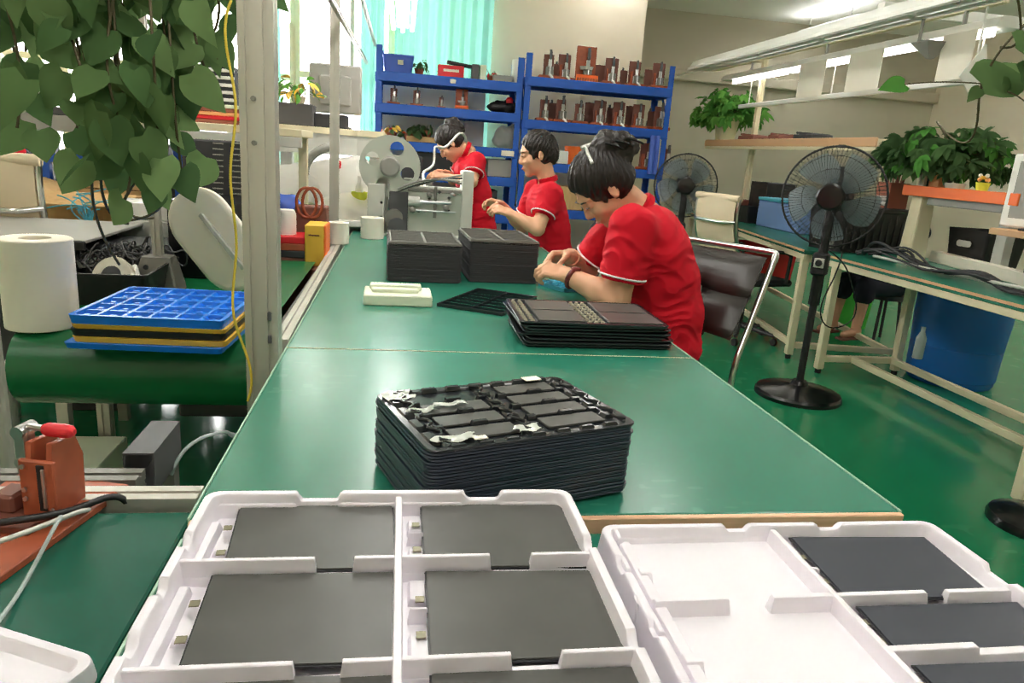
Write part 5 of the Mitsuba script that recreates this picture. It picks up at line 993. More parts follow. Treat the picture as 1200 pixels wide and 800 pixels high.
# ------------------------------------------------------------------ chairs
def leather_chair(x, y, rz, lab, sw=.54):
    t = Thing('office_chair', lab, 'chair', M=mv(x, y, 0, rz=rz)); w = sw/2   # faces +x locally
    pad = lambda a, b, c, sx, sy, sz: box(a, b, c, sx, sy, sz, .03)
    nY, nZ = 21, 15; U, Vv = np.meshgrid(np.linspace(-1, 1, nY), np.linspace(0, 1, nZ), indexing='ij')
    def sheet(sg):
        th = .045*(1-np.abs(U)**6)*(1-np.abs(2*Vv-1)**8)**.5+.004; tuft = .030*np.exp(-((Vv-.5)/.06)**2)*(1-.3*np.abs(U))+.035*np.exp(-((Vv-.5)**2+U**2*.3)/.012)
        xx = sg*(th-np.where(sg > 0, tuft, .3*tuft))-.18*Vv+.03*np.abs(U)**2; return np.stack([xx-.18, U*(w-.02), .655+.315*Vv], -1).reshape(-1, 3)
    P = np.vstack([sheet(1), sheet(-1)]); i, j = np.meshgrid(np.arange(nY-1), np.arange(nZ-1), indexing='ij'); q = (i*nZ+j).ravel(); o = nY*nZ
    F = np.vstack([np.c_[q, q+nZ, q+nZ+1], np.c_[q, q+nZ+1, q+1], np.c_[q+o, q+o+nZ+1, q+o+nZ], np.c_[q+o, q+o+1, q+o+nZ+1]])
    ed = [[(k*nZ, (k+1)*nZ) for k in range(nY-1)], [(k*nZ+nZ-1, (k+1)*nZ+nZ-1) for k in range(nY-1)], [(k, k+1) for k in range(nZ-1)], [((nY-1)*nZ+k, (nY-1)*nZ+k+1) for k in range(nZ-1)]]
    E = [e for s_ in ed for e in s_]; F = np.vstack([F, [(a, b, b+o) for a, b in E], [(a, b+o, a+o) for a, b in E]])
    t.part('backrest', trimesh.Trimesh(P, F, process=False), 'leather', 50); t.part('button', box(-.18-.09+.022, 0, .81, .012, .016, .03, .004), 'chrome', label='shining button in the tuft')
    t.part('seat', join(box(.08, 0, .455, .50, sw-.03, .09, .035)), 'leather', 40)
    fr = [(-.36, w, .985), (-.35, w, .95), (-.175, w, .55), (-.15, w, .05), (-.12, w, .02), (.36, w, .02), (.38, w, .05), (.33, w, .40), (.10, w, .41)]
    for s in (1, -1): t.part('frame', bend([(a, s*b, c) for a, b, c in fr], .0125, .05), 'chrome', 40)
    t.part('top_rail', bend([(-.36, w, .985-.03), (-.368, w, .99), (-.368, -w, .99), (-.36, -w, .955)], .0125, .035), 'chrome', 40)
    t.part('cross_tube', cyl((-.10, -w, .02), (-.10, w, .02), .0125, 12), 'chrome'); t.part('cross_tube', cyl((.10, -w, .41), (.10, w, .41), .0125, 12), 'chrome')
    return t
leather_chair(1.03, 2.63, 213, 'black leather chair with a chrome tube frame behind the nearest woman', .50)
def mesh_chair(x, y, rz, lab, fabric, zt=1.1):
    t = Thing('office_chair', lab, 'chair', M=mv(x, y, 0, rz=rz)); w = .235
    g = np.linspace(0, 1, 12); U, Vv = np.meshgrid(np.linspace(-1, 1, 10), g, indexing='ij'); bow = lambda v: -.24-.10*np.sin((v-.15)*2.6)-.05*v
    P = np.stack([bow(Vv)-.02*(1-U**2), U*w*.94, .50+(zt-.50)*Vv], -1).reshape(-1, 3); Q = P+np.array([-.012, 0, 0]); i, j = np.meshgrid(np.arange(9), np.arange(11), indexing='ij'); q = (i*12+j).ravel(); o = len(P)
    t.part('back_panel', trimesh.Trimesh(np.vstack([P, Q]), np.vstack([np.c_[q, q+12, q+13], np.c_[q, q+13, q+1], np.c_[q+o, q+o+13, q+o+12], np.c_[q+o, q+o+1, q+o+13]]), process=False), fabric, 60)
    for s in (1, -1): t.part('frame', sweep([(bow(v), s*w, .50+(zt-.50)*v) for v in g]+[], .013, 8), 'chrome', 40)
    t.part('top_roll', cyl((bow(1.)-.004, -w-.01, zt), (bow(1.)-.004, w+.01, zt), .026, 16), fabric, 40); t.part('cross_tube', bend([(bow(.72)-.0, -w, .93), (bow(.72)-.06, -w*.7, .92), (bow(.72)-.06, w*.7, .92), (bow(.72), w, .93)], .012, .03), 'chrome', 40)
    t.part('seat', box(.02, 0, .48, .48, .47, .05, .02), 'black')
    for s in (1, -1): t.part('arm_rest', bend([(bow(.45), s*(w+.02), .74), (.12, s*(w+.03), .72), (.16, s*(w+.03), .70), (.16, s*(w+.02), .49)], .013, .04), 'black', 40)
    t.part('column', cyl((0, 0, .10), (0, 0, .46), .025, 14), 'black')
    for k in range(5): a = math.radians(72*k+10); e = np.array([math.cos(a), math.sin(a), 0])*.29; t.part('foot', sweep([(0, 0, .11), e+np.array([0, 0, .075])], [.022, .014], 8), 'charcoal'); t.part('caster', cyl(e+np.array([-.012, 0, .028]), e+np.array([.012, 0, .028]), .028, 14), 'black')
    return t
mesh_chair(2.68, 5.16, 14, 'beige mesh office chair with its back to the viewer, before the far right bench', 'mesh_beige', 1.09)
leather_chair(1.02, 4.45, 182, 'dark chair with a chrome tube behind the middle woman', .50)
solo('stool', join(cyl((0, 0, .52), (0, 0, .56), .17, 24), *[cyl((.11*math.cos(a), .11*math.sin(a), .53), (.17*math.cos(a), .17*math.sin(a), 0), .013, 8) for a in (.8, 2.4, 3.9, 5.5)]), 'charcoal', 'stool under the farthest woman', 'stool', M=mv(.60, 5.75, 0))
# ------------------------------------------------------------------ conveyor and what lies on it
ZC = .72; rr_ = .11; cyR = 2.16; x0, x1 = -1.06, -.40
t = Thing('conveyor', 'conveyor with a wide green belt wrapped round its end roller at the left', 'conveyor')
arc = [(cyR-rr_*math.sin(a), ZC-rr_+rr_*math.cos(a)) for a in np.linspace(math.pi, 0, 24)]
path = [(5.0, ZC-2*rr_)]+arc+[(5.0, ZC)]; th = .004
outer = [(y, z) for y, z in path]
P = np.array([[x, y, z] for y, z in outer for x in (x0, x1)]); n = len(outer); F = []
for i in range(n-1): a = 2*i; F += [(a, a+2, a+3), (a, a+3, a+1)]
t.part('belt', trimesh.Trimesh(P, np.array(F), process=False), 'belt', 40)
for x in (x0+.002, x1-.002): t.part('roller_cap', cyl((x-.002, cyR, ZC-rr_), (x+.002, cyR, ZC-rr_), rr_-.006, 28), 'alu_dark')
for x in (x0-.035, x1+.035-.02): t.part('side_frame', bx(x-.012, x+.012, cyR+.05, 5.0, ZC-.16, ZC-.03, .003), 'alu_dark')
t.part('axle', cyl((x0-.05, cyR, ZC-rr_), (x1+.03, cyR, ZC-rr_), .016, 12), 'steel')
for y in (2.75, 3.8, 4.9):
    for x in (x0-.03, x1+.0): t.part('leg', profile((x, y, .02), (x, y, ZC-.10), .045, .045, (0, 1, 0)), 'alu')
    t.part('cross_bar', profile((x0, y, .30), (x1, y, .30), .04, .04), 'alu')
for x in (x0-.03, x1): t.part('floor_bar', profile((x, 2.75, .30), (x, 4.9, .30), .04, .04), 'alu')
t.part('motor_box', bx(-.75, -.5, 2.5, 2.9, .32, .50, .006), 'charcoal')
q = at_y(100, 490, 3.2); t.part('level_foot', join(cyl((-1.09, 2.75, 0), (-1.09, 2.75, .02), .035, 16), cyl((-.40, 2.75, 0), (-.40, 2.75, .02), .035, 16)), 'black')
def cell_tray(w, d, h, nx, ny):
    out = [rings([(rrect(w-2*i, d-2*i, .015, 4, 2), z) for i, z in ((.004, 0), (0, h), (.012, h), (.016, h*.45), (.05, h*.45))])]
    for i in range(1, nx): x = -w/2+w*i/nx; out.append(ridge(x-.009, x+.009, -d/2+.012, d/2-.012, h*.4, h*.9, .004))
    for j in range(1, ny): y = -d/2+d*j/ny; out.append(ridge(-w/2+.012, w/2-.012, y-.010, y+.010, h*.4, h*.9, .004))
    for i in range(nx):
        for j in range(ny): x, y = -w/2+w*(i+.5)/nx, -d/2+d*(j+.5)/ny; out.append(ridge(x-.012, x+.012, y-.012, y+.012, h*.4, h*.75, .004))
    return join(out)
fl, fr = at_z(66, 403, ZC+.02), at_z(257, 411, ZC+.02); w_ = np.linalg.norm(fr-fl); rz_ = math.degrees(math.atan2(*(fr-fl)[1::-1])); nv = np.array([-(fr-fl)[1], (fr-fl)[0], 0])/w_; dd = .40
cen = (fl+fr)/2+nv*dd/2+np.array([.0, .03, 0])
for i, (m_, lab) in enumerate((('tray_blue', 'blue plastic tray at the bottom of the stack on the green conveyor'), ('yellow', 'yellow tray just above the bottom blue one on the conveyor'), ('black', 'black tray in the middle of the coloured stack on the conveyor'), ('yellow', 'thin yellow tray right under the top blue tray on the conveyor'), ('tray_blue', 'blue plastic cell tray on top of the stack on the green conveyor'))):
    hgt = (.016, .016, .02, .012, .024)[i]; zz = ZC+(.0, .0165, .033, .0535, .066)[i]
    solo('cell_tray', cell_tray(w_-(0 if i in (0,) else .012), dd-(.0 if i in (0, 4) else .01), hgt, 6, 5) if i == 4 else rings([(rrect(w_-.012*(i > 0)-2*k, dd-2*k, .015, 4, 2), z) for k, z in ((.004, 0), (0, hgt), (.012, hgt), (.05, hgt*.6))]), m_, lab, 'tray', 'coloured trays on the conveyor', mv(cen[0]+(.006 if i else 0)+.004*(i % 2), cen[1]+(.01 if i else 0), zz, rz=rz_+(0, 1, 1.5, 1, .5)[i]), smooth=30)
c = at_z(37, 388, ZC); roll('paper_roll', c[0], c[1]+.07, ZC, .094, .255, 'paper', 'large white paper roll standing on the green conveyor at the left edge', 'roll', .04)
t = Thing('stand_column', 'square grey column foot with a slim pole standing on the conveyor behind the blue tray', 'stand'); c = at_z(185, 341, ZC); c[1] += .03
t.part('foot', tr(rings([(rrect(w, w*.8, .01, 3, 1), z) for w, z in ((.155, 0), (.15, .02), (.12, .09), (.10, .125), (.06, .13))]), mv(c[0], c[1], ZC)), 'alu_dark', 20); t.part('pole', profile((c[0], c[1], ZC+.12), (c[0]-.02, c[1], 2.05), .032, .032, (0, 1, 0)), 'alu'); t.part('screw', cyl((c[0]-.03, c[1]-.052, ZC+.09), (c[0]-.03, c[1]-.045, ZC+.09), .009, 10), 'charcoal')
PX, PY = c[0], c[1]
# open black bin with a reel, cables
b0, b1 = at_z(72, 372, ZC), at_z(165, 348, ZC)
t = Thing('open_bin', 'open black bin holding cables and a white reel, behind the paper roll', 'bin', M=mv(-1.02+.02, 2.66, ZC, rz=2)); t.part('body', rings([(rrect(.36-2*k, .42-2*k, .02, 4, 2), zz) for k, zz in ((.02, 0), (.002, .095), (0, .10), (0, .108), (.01, .108), (.03, .015))]), 'black', 30)
c = at_y(131, 323, 2.62); rl = Thing('cable_reel', 'small white reel with a dark hub lying tilted in the open black bin', 'reel', M=mv(c[0], c[1], c[2], rx=60, ry=-20)); rl.part('flange', lathe([(.03, -.004), (.068, -.004), (.07, 0), (.068, .004), (.03, .004), (.03, -.004)], 32), 'paper', 30); rl.part('hub', lathe([(.001, -.006), (.034, -.006), (.034, .008), (.012, .012), (.001, .012)], 24), 'charcoal', 30); rl.part('flange', lathe([(.03, -.03), (.068, -.03), (.068, -.024), (.03, -.024), (.03, -.03)], 32), 'paper', 30)
for k in range(3):
    a, b = at_y(140+9*k, 312, 2.7), at_y(156+4*k, 332, 2.58); solo('white_rod', cyl(a, b, .009, 10), 'white', ['leftmost', 'middle', 'rightmost'][k]+' of the short white rods leaning in the open black bin', 'rod')
t = Thing('cable_tangle', 'tangle of thin black and grey cables behind the column on the conveyor', 'cables', kind='stuff'); cc = []
for k in range(26):
    rg = np.random.default_rng(80+k); o = at_y(150, 300, 2.85)+rg.normal(size=3)*[.07, .06, .012]; r = .03+.04*rg.random(); a0 = rg.uniform(0, 6.28); til = rg.normal(size=2)*.35
    cc.append(sweep([(o[0]+r*math.cos(a), o[1]+r*math.sin(a), max(ZC+.01, o[2]+r*(til[0]*math.cos(a)+til[1]*math.sin(a))+.02*math.sin(3*a+k))) for a in np.linspace(a0, a0+5.6, 26)], .0035, 5))
t.own(join(cc), 'dark_grey', True)
solo('cable_box', box(0, 0, .065, .3, .28, .13, .01), 'charcoal', 'low dark box under the cable tangle on the conveyor', 'box', M=mv(at_y(150, 310, 2.95)[0], 3.08, ZC))
# slanted panels behind the roll
t = Thing('cover_panel', 'flat grey panel with a thick black edge lying behind the paper roll', 'panel'); a, b = at_y(-10, 285, 3.0), at_y(100, 268, 3.0)
t.part('board', box(-1.42, 3.05, .885, .62, .60, .012, .002), 'grey'); t.part('edge', bx(-1.73, -1.11, 2.735, 2.755, .855, .888, .003), 'black', label='black edge'); t.part('leg', bx(-1.7, -1.2, 2.78, 3.3, .35, .879, .003), 'charcoal'); [t.part('foot', bx(x-.02, x+.02, y-.02, y+.02, 0, .35), 'alu') for x in (-1.68, -1.22) for y in (2.72, 3.28)]
t = Thing('cover_panel', 'white edged narrow tray leaning beside the grey panel above the open bin', 'panel', M=mv(*at_y(98, 308, 2.84), rz=18, ry=-8)); t.part('rail', box(0, 0, 0, .28, .05, .03, .003), 'white'); t.part('body', box(0, .03, -.075, .27, .06, .14, .003), 'charcoal'); t.part('back', box(0.0, .05, -.19, .25, .05, .11, .003), 'charcoal')
# black box with a leaning white lid and the vented cabinet
t = Thing('machine_box', 'black machine box behind the blue tray, with a white oval lid leaning on it', 'machine box'); xb0, xb1 = at_y(198, 300, 3.0)[0], at_y(300, 300, 3.0)[0]
t.part('body', bx(xb0, xb1, 3.0, 3.4, ZC, at_y(220, 235, 3.0)[2], .006), 'black_gloss')
A, B = at_y(232, 236, 2.72), at_y(292, 352, 2.55)
lid = Thing('oval_lid', 'pale oval lid leaning against the black machine box behind the near post', 'lid'); ctr = (at_y(252, 282, 2.72)); 
la = norm(np.array([.62, -.1, -.78])); lb = norm(np.cross([-.55, -.80, .22], la)); ln = np.cross(la, lb); M = np.eye(4); M[:3, 0], M[:3, 1], M[:3, 2], M[:3, 3] = la, lb, ln, ctr
ov = [(rrect(.40-2*k, .26-2*k, .12-k, 10, 1), z) for k, z in ((.004, -.02), (0, -.012), (0, .0), (.006, .006), (.02, .008), (.05, .006))]
lid.part('shell', tr(rings(ov), M), 'paper', 40); lid.part('rib', tr(box(.02, .03, .012, .24, .02, .012, .003), M), 'pale_grey')
t = Thing('vented_cabinet', 'dark cabinet with vent slots behind the near post under the pale shelf', 'cabinet'); a, b = at_y(212, 162, 3.5), at_y(300, 250, 3.5); t.part('body', bx(a[0], b[0], 3.5, 3.9, .72, a[2], .006), 'charcoal'); t.part('lower_panel', bx(a[0], b[0], 3.494, 3.5, .75, b[2], .003), 'bakelite_dark')
for r in range(10):
    for c_ in (0, 1): q = at_y(255+22*c_, 168+r*6.6, 3.49); t.part('vent_slot', box(q[0], 3.497, q[2], .045, .006, .006), 'grey')
# pale shelf with stacked papers and a striped basket
t = Thing('pale_shelf', 'pale shelf board of a desk behind the conveyor, beyond the vines', 'shelf'); a = at_y(100, 140, 4.0); b = at_y(330, 150, 4.0)
t.part('board', bx(-1.55, -.52, 4.0, 4.5, 1.30, 1.34, .004), 'cream'); t.part('apron', bx(-1.55, -.52, 4.0, 4.02, 1.245, 1.298, .003), 'pale_grey')
for x in (-1.5, -.57): t.part('leg', bx(x-.025, x+.025, 4.42, 4.47, 0, 1.30, .004), 'cream')
for i in range(5): solo('folder', box(0, 0, .010, .34, .28, .019, .003), ['terracotta', 'red', 'orange_top', 'terracotta', 'foam'][i], '%s folder of the pile on the pale shelf' % ('lowest' if i == 0 else 'topmost' if i == 4 else nth[4-i] + ' from the top'), 'folder', 'folders on the pale shelf', mv(at_y(258, 130, 4.2)[0], 4.2, 1.34+i*.0195, rz=(3, -2, 1, 4, -1)[i]))
t = Thing('basket', 'dark basket with pale horizontal slats on the folders', 'basket', M=mv(at_y(250, 100, 4.2)[0], 4.2, 1.34+.099)); 
t.part('body', bx(-.13, .13, -.10, .10, 0, .19, .004), 'charcoal')
for k in range(5): t.part('slat', bx(-.13, .13, -.108, -.10, .015+.036*k, .032+.036*k, .002), 'white')
# desk zone farther back, left: second blue rack, crates, cartons
t = Thing('storage_rack', 'low blue rack far back at the left, seen under the vines', 'rack')
for x in (-1.86, -1.19):
    for y in (4.2, 4.6): t.part('upright', bx(x-.025, x+.025, y-.02, y+.02, 0, 1.235, .003), 'rack_blue')
for z in (.45, 1.13):
    for y in (4.2, 4.6): t.part('beam', bx(-1.86, -1.19, y-.012, y+.012, z-.045, z, .003), 'rack_blue')
    t.part('shelf', bx(-1.84, -1.2, 4.21, 4.59, z-.015, z, .002), 'charcoal')
solo('carton', box(0, 0, .29, .31, .32, .58, .004), 'black', 'dark carton on the lower shelf of the low blue rack at the left', 'carton', M=mv(-1.68, 4.4, .45)); solo('carton', box(0, 0, .27, .29, .32, .54, .004), 'charcoal', 'charcoal carton beside the dark one on the low blue rack', 'carton', M=mv(-1.36, 4.4, .45)); solo('carton', box(0, 0, .04, .5, .26, .08, .004), 'black', 'flat black carton on top of the low blue rack at the left', 'carton', M=mv(-1.52, 4.4, 1.13)); solo('dark_cabinet', bx(-2.6, -1.95, 4.2, 4.6, 0, 1.2, .006), 'charcoal', 'dark cabinet under the long grey desk at the far left', 'cabinet')
t = Thing('desk', 'long grey desk top far back at the left behind the vines', 'desk'); t.part('top', bx(-2.6, -1.58, 4.1, 4.7, 1.325, 1.365, .004), 'dark_grey'); t.part('front_panel', bx(-2.6, -1.58, 4.1, 4.125, 1.245, 1.325, .003), 'grey')
for x in (-2.5, -1.65): t.part('leg', bx(x-.03, x+.03, 4.62, 4.68, 0, 1.325, .004), 'grey')
t = Thing('carton', 'open brown carton behind the vines at the left', 'carton', M=mv(-1.5, 4.0, .62)); w2, d2, h2 = .42, .34, .34
for nm_, m_ in (('side', bx(-w2/2, w2/2, -d2/2, -d2/2+.006, 0, h2)), ('side', bx(-w2/2, w2/2, d2/2-.006, d2/2, 0, h2)), ('side', bx(-w2/2, -w2/2+.006, -d2/2, d2/2, 0, h2)), ('side', bx(w2/2-.006, w2/2, -d2/2, d2/2, 0, h2)), ('bottom', bx(-w2/2, w2/2, -d2/2, d2/2, 0, .006)), ('flap', box(0, -d2/2-.07, h2-.02, w2, .16, .005, rx=18)), ('flap', box(-w2/2-.07, 0, h2+.02, .16, d2, .005, ry=18)), ('flap', box(.0, d2/2+.05, h2+.05, w2, .14, .005, rx=40))): t.part(nm_, m_, 'card')
solo('side_table', join(bx(-1.95, -1.2, 3.75, 4.25, .58, .62, .004), *[bx(x-.02, x+.02, y-.02, y+.02, 0, .58) for x in (-1.9, -1.25) for y in (3.8, 4.2)]), 'pale_grey', 'small pale table under the open brown carton at the left', 'table')
solo('carton', box(0, 0, .13, .16, .16, .27, .004), 'cream', 'cream carton left of the open brown carton', 'carton', M=mv(-1.78, 3.93, .62))
solo('carton', box(0, 0, .09, .22, .2, .18, .004), 'pale_grey', 'pale grey carton behind the slim pole on the conveyor', 'carton', M=mv(at_y(172, 260, 3.4)[0], 3.45, ZC)); solo('white_box', box(0, 0, .04, .26, .18, .08, .006), 'white_gloss', 'white box on the pale grey carton behind the slim pole', 'box', M=mv(at_y(170, 240, 3.4)[0], 3.45, ZC+.18))
solo('white_carton', box(0, 0, .08, .24, .18, .16, .006), 'pale_grey', 'grey plastic case right of the green twine behind the slim pole', 'case', M=mv(at_y(150, 275, 3.3)[0]-.05, 3.75, ZC))
t = Thing('twine_spool', 'bunch of pale green twine standing before the cartons at the left', 'twine', M=mv(*at_y(105, 262, 3.5)[:2], .8)); rg = np.random.default_rng(9)
t.part('spool', lathe([(.001, 0), (.07, 0), (.07, .06), (.001, .06)], 16), 'foam', 30); t.part('strand', join([sweep(curve([(0, 0, .05), np.r_[rg.normal(size=2)*.05, .12], np.r_[rg.normal(size=2)*.09, .10+.1*rg.random()]], 10), .003, 5) for _ in range(14)]), 'cyan', True, kind='stuff')
solo('twine_stand', bx(-.12, .12, -.12, .12, -.8, 0, .004), 'charcoal', 'dark stand under the green twine at the left', 'stand', M=mv(*at_y(105, 262, 3.5)[:2], .8))
mesh_chair(-1.76, 3.72, 92, 'beige mesh office chair at the left picture edge with something red over it', 'mesh_beige', 1.13)
c = at_y(4, 176, 3.5); solo('red_cloth', surfnet([ell((0, 0, 0), (.10, .08, .07), k=.02, wob=.03, fr=20.)], (-.15, -.15, -.12), (.15, .15, .12), .01), 'red_shirt', 'red cloth hung over the top of the beige chair at the left picture edge', 'cloth', M=mv(c[0]-.02, 3.5, 1.15), smooth=True)
solo('round_pole', cyl((at_y(10, 500, 1.42)[0]-.012, 1.42, 0), (at_y(10, 500, 1.42)[0]-.012, 1.42, 1.02), .016, 16), 'alu', 'round metal pole standing at the left picture edge beside the conveyor', 'pole'); 
t = Thing('white_machine_head', 'white rounded housing among the vines at the left picture edge', 'machine', M=mv(*at_y(5, 100, 3.0)[:2], at_y(5, 105, 3.0)[2])); t.part('housing', surfnet([ell((0, 0, 0), (.12, .12, .085), k=.03), ell((-.08, 0, .1), (.09, .08, .06), k=.03)], (-.22, -.18, -.12), (.2, .18, .2), .01), 'white', True); t.part('stem', cyl((-.10, 0, -.06), (-.10, 0, -at_y(5, 105, 3.0)[2]), .022, 14), 'pale_grey')
# ------------------------------------------------------------------ side table with the orange fixture
ST = .735
t = Thing('workbench', 'dark green side table at the lower left that carries the red handled fixture', 'workbench'); t.part('top', bx(-1.35, BL-.008, .12, 1.045, ST-.025, ST, .003), 'side_bench')
for x in (-1.3, -.34):
    for y in (.18, .98): t.part('leg', bx(x-.02, x+.02, y-.02, y+.02, 0, ST-.025, .003), 'alu')
solo('pale_carton', bx(-1.75, -1.0, 2.15, 2.70, 0, .16, .004), 'foam', 'flat pale green slab added as the window-lit floor under the conveyor, behind the round pole', 'carton')  # pale slab added to imitate the floor brightened by the windows
bm = Thing('frame_beam', 'pair of slotted aluminium beams across the back of the dark green side table', 'beam'); bm.part('bar', profile((-1.35, 1.085, ST-.01), (-.30, 1.085, ST-.01), .045, .045), 'alu'); bm.part('bar', profile((-1.35, 1.15, ST-.01), (-.41, 1.15, ST-.01), .045, .045), 'alu_dark')
for x in (-1.3, -.45): bm.part('leg', profile((x, 1.15, 0), (x, 1.15, ST-.04), .045, .045, (0, 1, 0)), 'alu')
c = at_y(172, 535, 1.25); t = Thing('steel_duct', 'open ended grey square steel duct behind the aluminium beams', 'duct'); W_ = .068
q = at_z(142, 560, ST); a, b, zt_ = at_y(143, 530, 1.20), at_y(180, 530, 1.20), at_y(160, 531, 1.20)[2]
for nm_, m_ in (('wall', bx(a[0], b[0], 1.20, 1.35, zt_-.003, zt_)), ('wall', bx(a[0], b[0], 1.20, 1.35, zt_-.075, zt_-.072)), ('wall', bx(a[0], a[0]+.003, 1.20, 1.35, zt_-.072, zt_-.003)), ('wall', bx(b[0]-.003, b[0], 1.20, 1.35, zt_-.072, zt_-.003))): t.part(nm_, m_, 'dark_grey')
for y in (1.30,): t.part('support', bx(a[0]+.02, a[0]+.05, y, y+.03, 0, zt_-.075), 'alu_dark')
for k in (0, 1): solo('clear_hose', cord([at_y(201-k*3, 556, 1.3), at_y(214, 530, 1.32+.05*k), at_y(232, 515, 1.36+.06*k), at_y(252, 508, 1.4+.1*k), at_y(268, 507, 1.5+.1*k), at_y(285, 512, 1.62)], .0035, 30), 'film', ['outer', 'inner'][k]+' clear hose arching beside the grey steel duct', 'hose', smooth=True)
F0 = at_z(48, 640, ST); FX = Thing('toggle_fixture', 'orange brown test fixture with a red handled toggle clamp on the dark green side table', 'clamp fixture', M=mv(F0[0]-.03, F0[1]+.05, ST, rz=-14, s=.70))
FX.part('base', join(box(-.05, -.02, .008, .26, .42, .016, .002)), 'bakelite'); FX.part('base_step', box(-.03, .03, .024, .12, .17, .016, .002), 'bakelite_dark')
for s in (-1, 1): FX.part('side_plate', prism([(-.04, 0), (.045, 0), (.05, .10), (.03, .15), (-.035, .155), (-.05, .06)], .012, mv(.022*s+.02, .045, .03) @ np.array([[0, 0, 1, -.006], [1, 0, 0, 0], [0, 1, 0, 0], [0, 0, 0, 1.]])), 'bakelite')
FX.part('front_plate', box(.02, .0, .09, .075, .012, .125, .003), 'bakelite'); FX.part('slide_pin', box(.036, -.008, .095, .006, .006, .085, .001), 'steel'); FX.part('slot', box(.030, -.0065, .095, .016, .003, .10, .001), 'black')
for x, z in ((-.005, .14), (-.005, .09), (-.005, .07), (.05, .05)): FX.part('screw', cyl((x, -.008, z), (x, -.012, z), .005, 10), 'steel')
FX.part('clamp_body', join(box(-.035, .04, .15, .03, .03, .10, .005), cyl((-.035, .02, .195), (-.035, .065, .195), .014, 14), cyl((-.035, .02, .13), (-.035, .065, .13), .011, 14)), 'steel'); FX.part('clamp_arm', sweep([(-.035, .045, .195), (-.02, .04, .206), (.03, .035, .204)], .007, 8), 'steel'); FX.part('handle', lathe([(.001, 0), (.010, 0), (.014, .01), (.0145, .045), (.013, .058), (.006, .066), (.001, .066)], 18, mv(.012, .037, .204) @ np.array([[0, 0, 1, 0], [0, 1, 0, 0], [-1, 0, 0, 0], [0, 0, 0, 1.]])), 'red', 30, label='red rubber grip')
FX.part('spindle', cyl((-.035, .04, .11), (-.035, .04, .04), .009, 10), 'black'); FX.part('pad', box(-.06, .02, .05, .05, .06, .04, .006), 'bakelite_dark'); FX.part('label', box(.0, -.15, .0168, .045, .05, .001), 'paper', label='small blank white label')
solo('black_cable', cord([at_z(-20, 615, ST+.03), at_z(30, 608, ST+.035), at_z(75, 600, ST+.03), at_z(110, 588, ST+.02), at_z(130, 582, ST+.02), at_z(148, 588, ST+.006)], .005, 30), 'black', 'black cable leading from the orange fixture to the aluminium beam', 'cable', smooth=True)
solo('white_cable', cord([at_z(-20, 640, ST+.045), at_z(20, 627, ST+.05), at_z(60, 612, ST+.045), at_z(104, 597, ST+.012)], .0035, 24), 'pale_grey', 'white cable crossing the foot of the orange fixture', 'cable', smooth=True)
solo('clear_cable', cord([at_z(70, 610, ST+.03), at_z(52, 640, ST+.035), at_z(35, 672, ST+.01), at_z(15, 705, ST+.006), at_z(-15, 745, ST+.006)], .003, 24), 'film', 'thin clear cable running off the dark green side table in front of the fixture', 'cable', smooth=True)
# ------------------------------------------------------------------ workstation behind the near post
t = Thing('curved_desk', 'pale desk with a rounded front edge behind the two aluminium posts', 'desk'); YD = 5.0
poly = [(-1.1, YD+.55), (-1.1, YD-.16), (-.95, YD-.15), (-.75, YD-.10), (-.55, YD), (-.3, YD+.10), (-.12, YD+.12), (-.12, YD+.55)]
t.part('top', prism(poly, .04, mv(0, 0, 1.335)), 'cream'); t.part('apron', prism(Polygon(poly).buffer(-.012), .13, mv(0, 0, 1.205)), 'pale_grey')
for x in (-1.05, -.78, -.18): t.part('leg', bx(x-.04, x+.04, YD+.2, YD+.28, 0, 1.21, .004), 'white')
ZD = 1.375
solo('storage_box', box(0, 0, .07, .28, .2, .14, .006), 'dark_grey', 'dark grey box on the pale curved desk behind the posts, left of the monitor', 'box', M=mv(at_y(343, 140, YD+.15)[0], YD+.17, ZD)); solo('storage_box', box(0, 0, .045, .22, .18, .09, .006), 'charcoal', 'low charcoal box on the pale curved desk beside the far post', 'box', M=mv(at_y(388, 148, YD+.2)[0], YD+.23, ZD))
pot_plant(at_y(350, 120, YD+.2)[0], YD+.20, ZD+.14, .05, .05, 'small flowering plant on the dark grey box on the curved desk', ['leaf_2', 'yellow', 'bright_leaf_0'], 40, .17, .08, 'cream', .9, 31)
t = Thing('monitor', 'back of a grey monitor on the curved desk before the window', 'monitor', M=mv(at_y(393, 110, YD+.42)[0], YD+.45, ZD)); t.part('foot', box(0, 0, .01, .22, .16, .02, .004), 'dark_grey'); t.part('neck', box(0, .02, .09, .06, .03, .16, .004), 'dark_grey'); t.part('casing', box(0, 0, .27, .36, .05, .33, .012), 'grey'); t.part('rear_bulge', box(0, -.03, .26, .22, .03, .2, .01), 'grey')
for i, (px_, py, sx, sy, sz, lab) in enumerate(((350, 215, .22, .2, .13, 'white plastic bag heaped under the curved desk, left one'), (395, 215, .24, .2, .17, 'white plastic bag heaped under the curved desk, right one'), (405, 250, .20, .18, .13, 'white plastic bag lying in front of the others under the curved desk'))):
    c = at_y(px_, py, 5.0-.2*(i == 2)); solo('white_bag', surfnet([ell((0, 0, 0), (sx, sy, sz), k=.03, wob=.06, fr=9.), ell((sx*.4, 0, sz*.5), (sx*.5, sy*.5, sz*.6), k=.05, wob=.05, fr=12.)], (-sx*1.5, -sy*1.5, -sz*1.5), (sx*1.5, sy*1.5, sz*1.9), .016), 'bag', lab, 'bag', M=mv(*c), smooth=True)
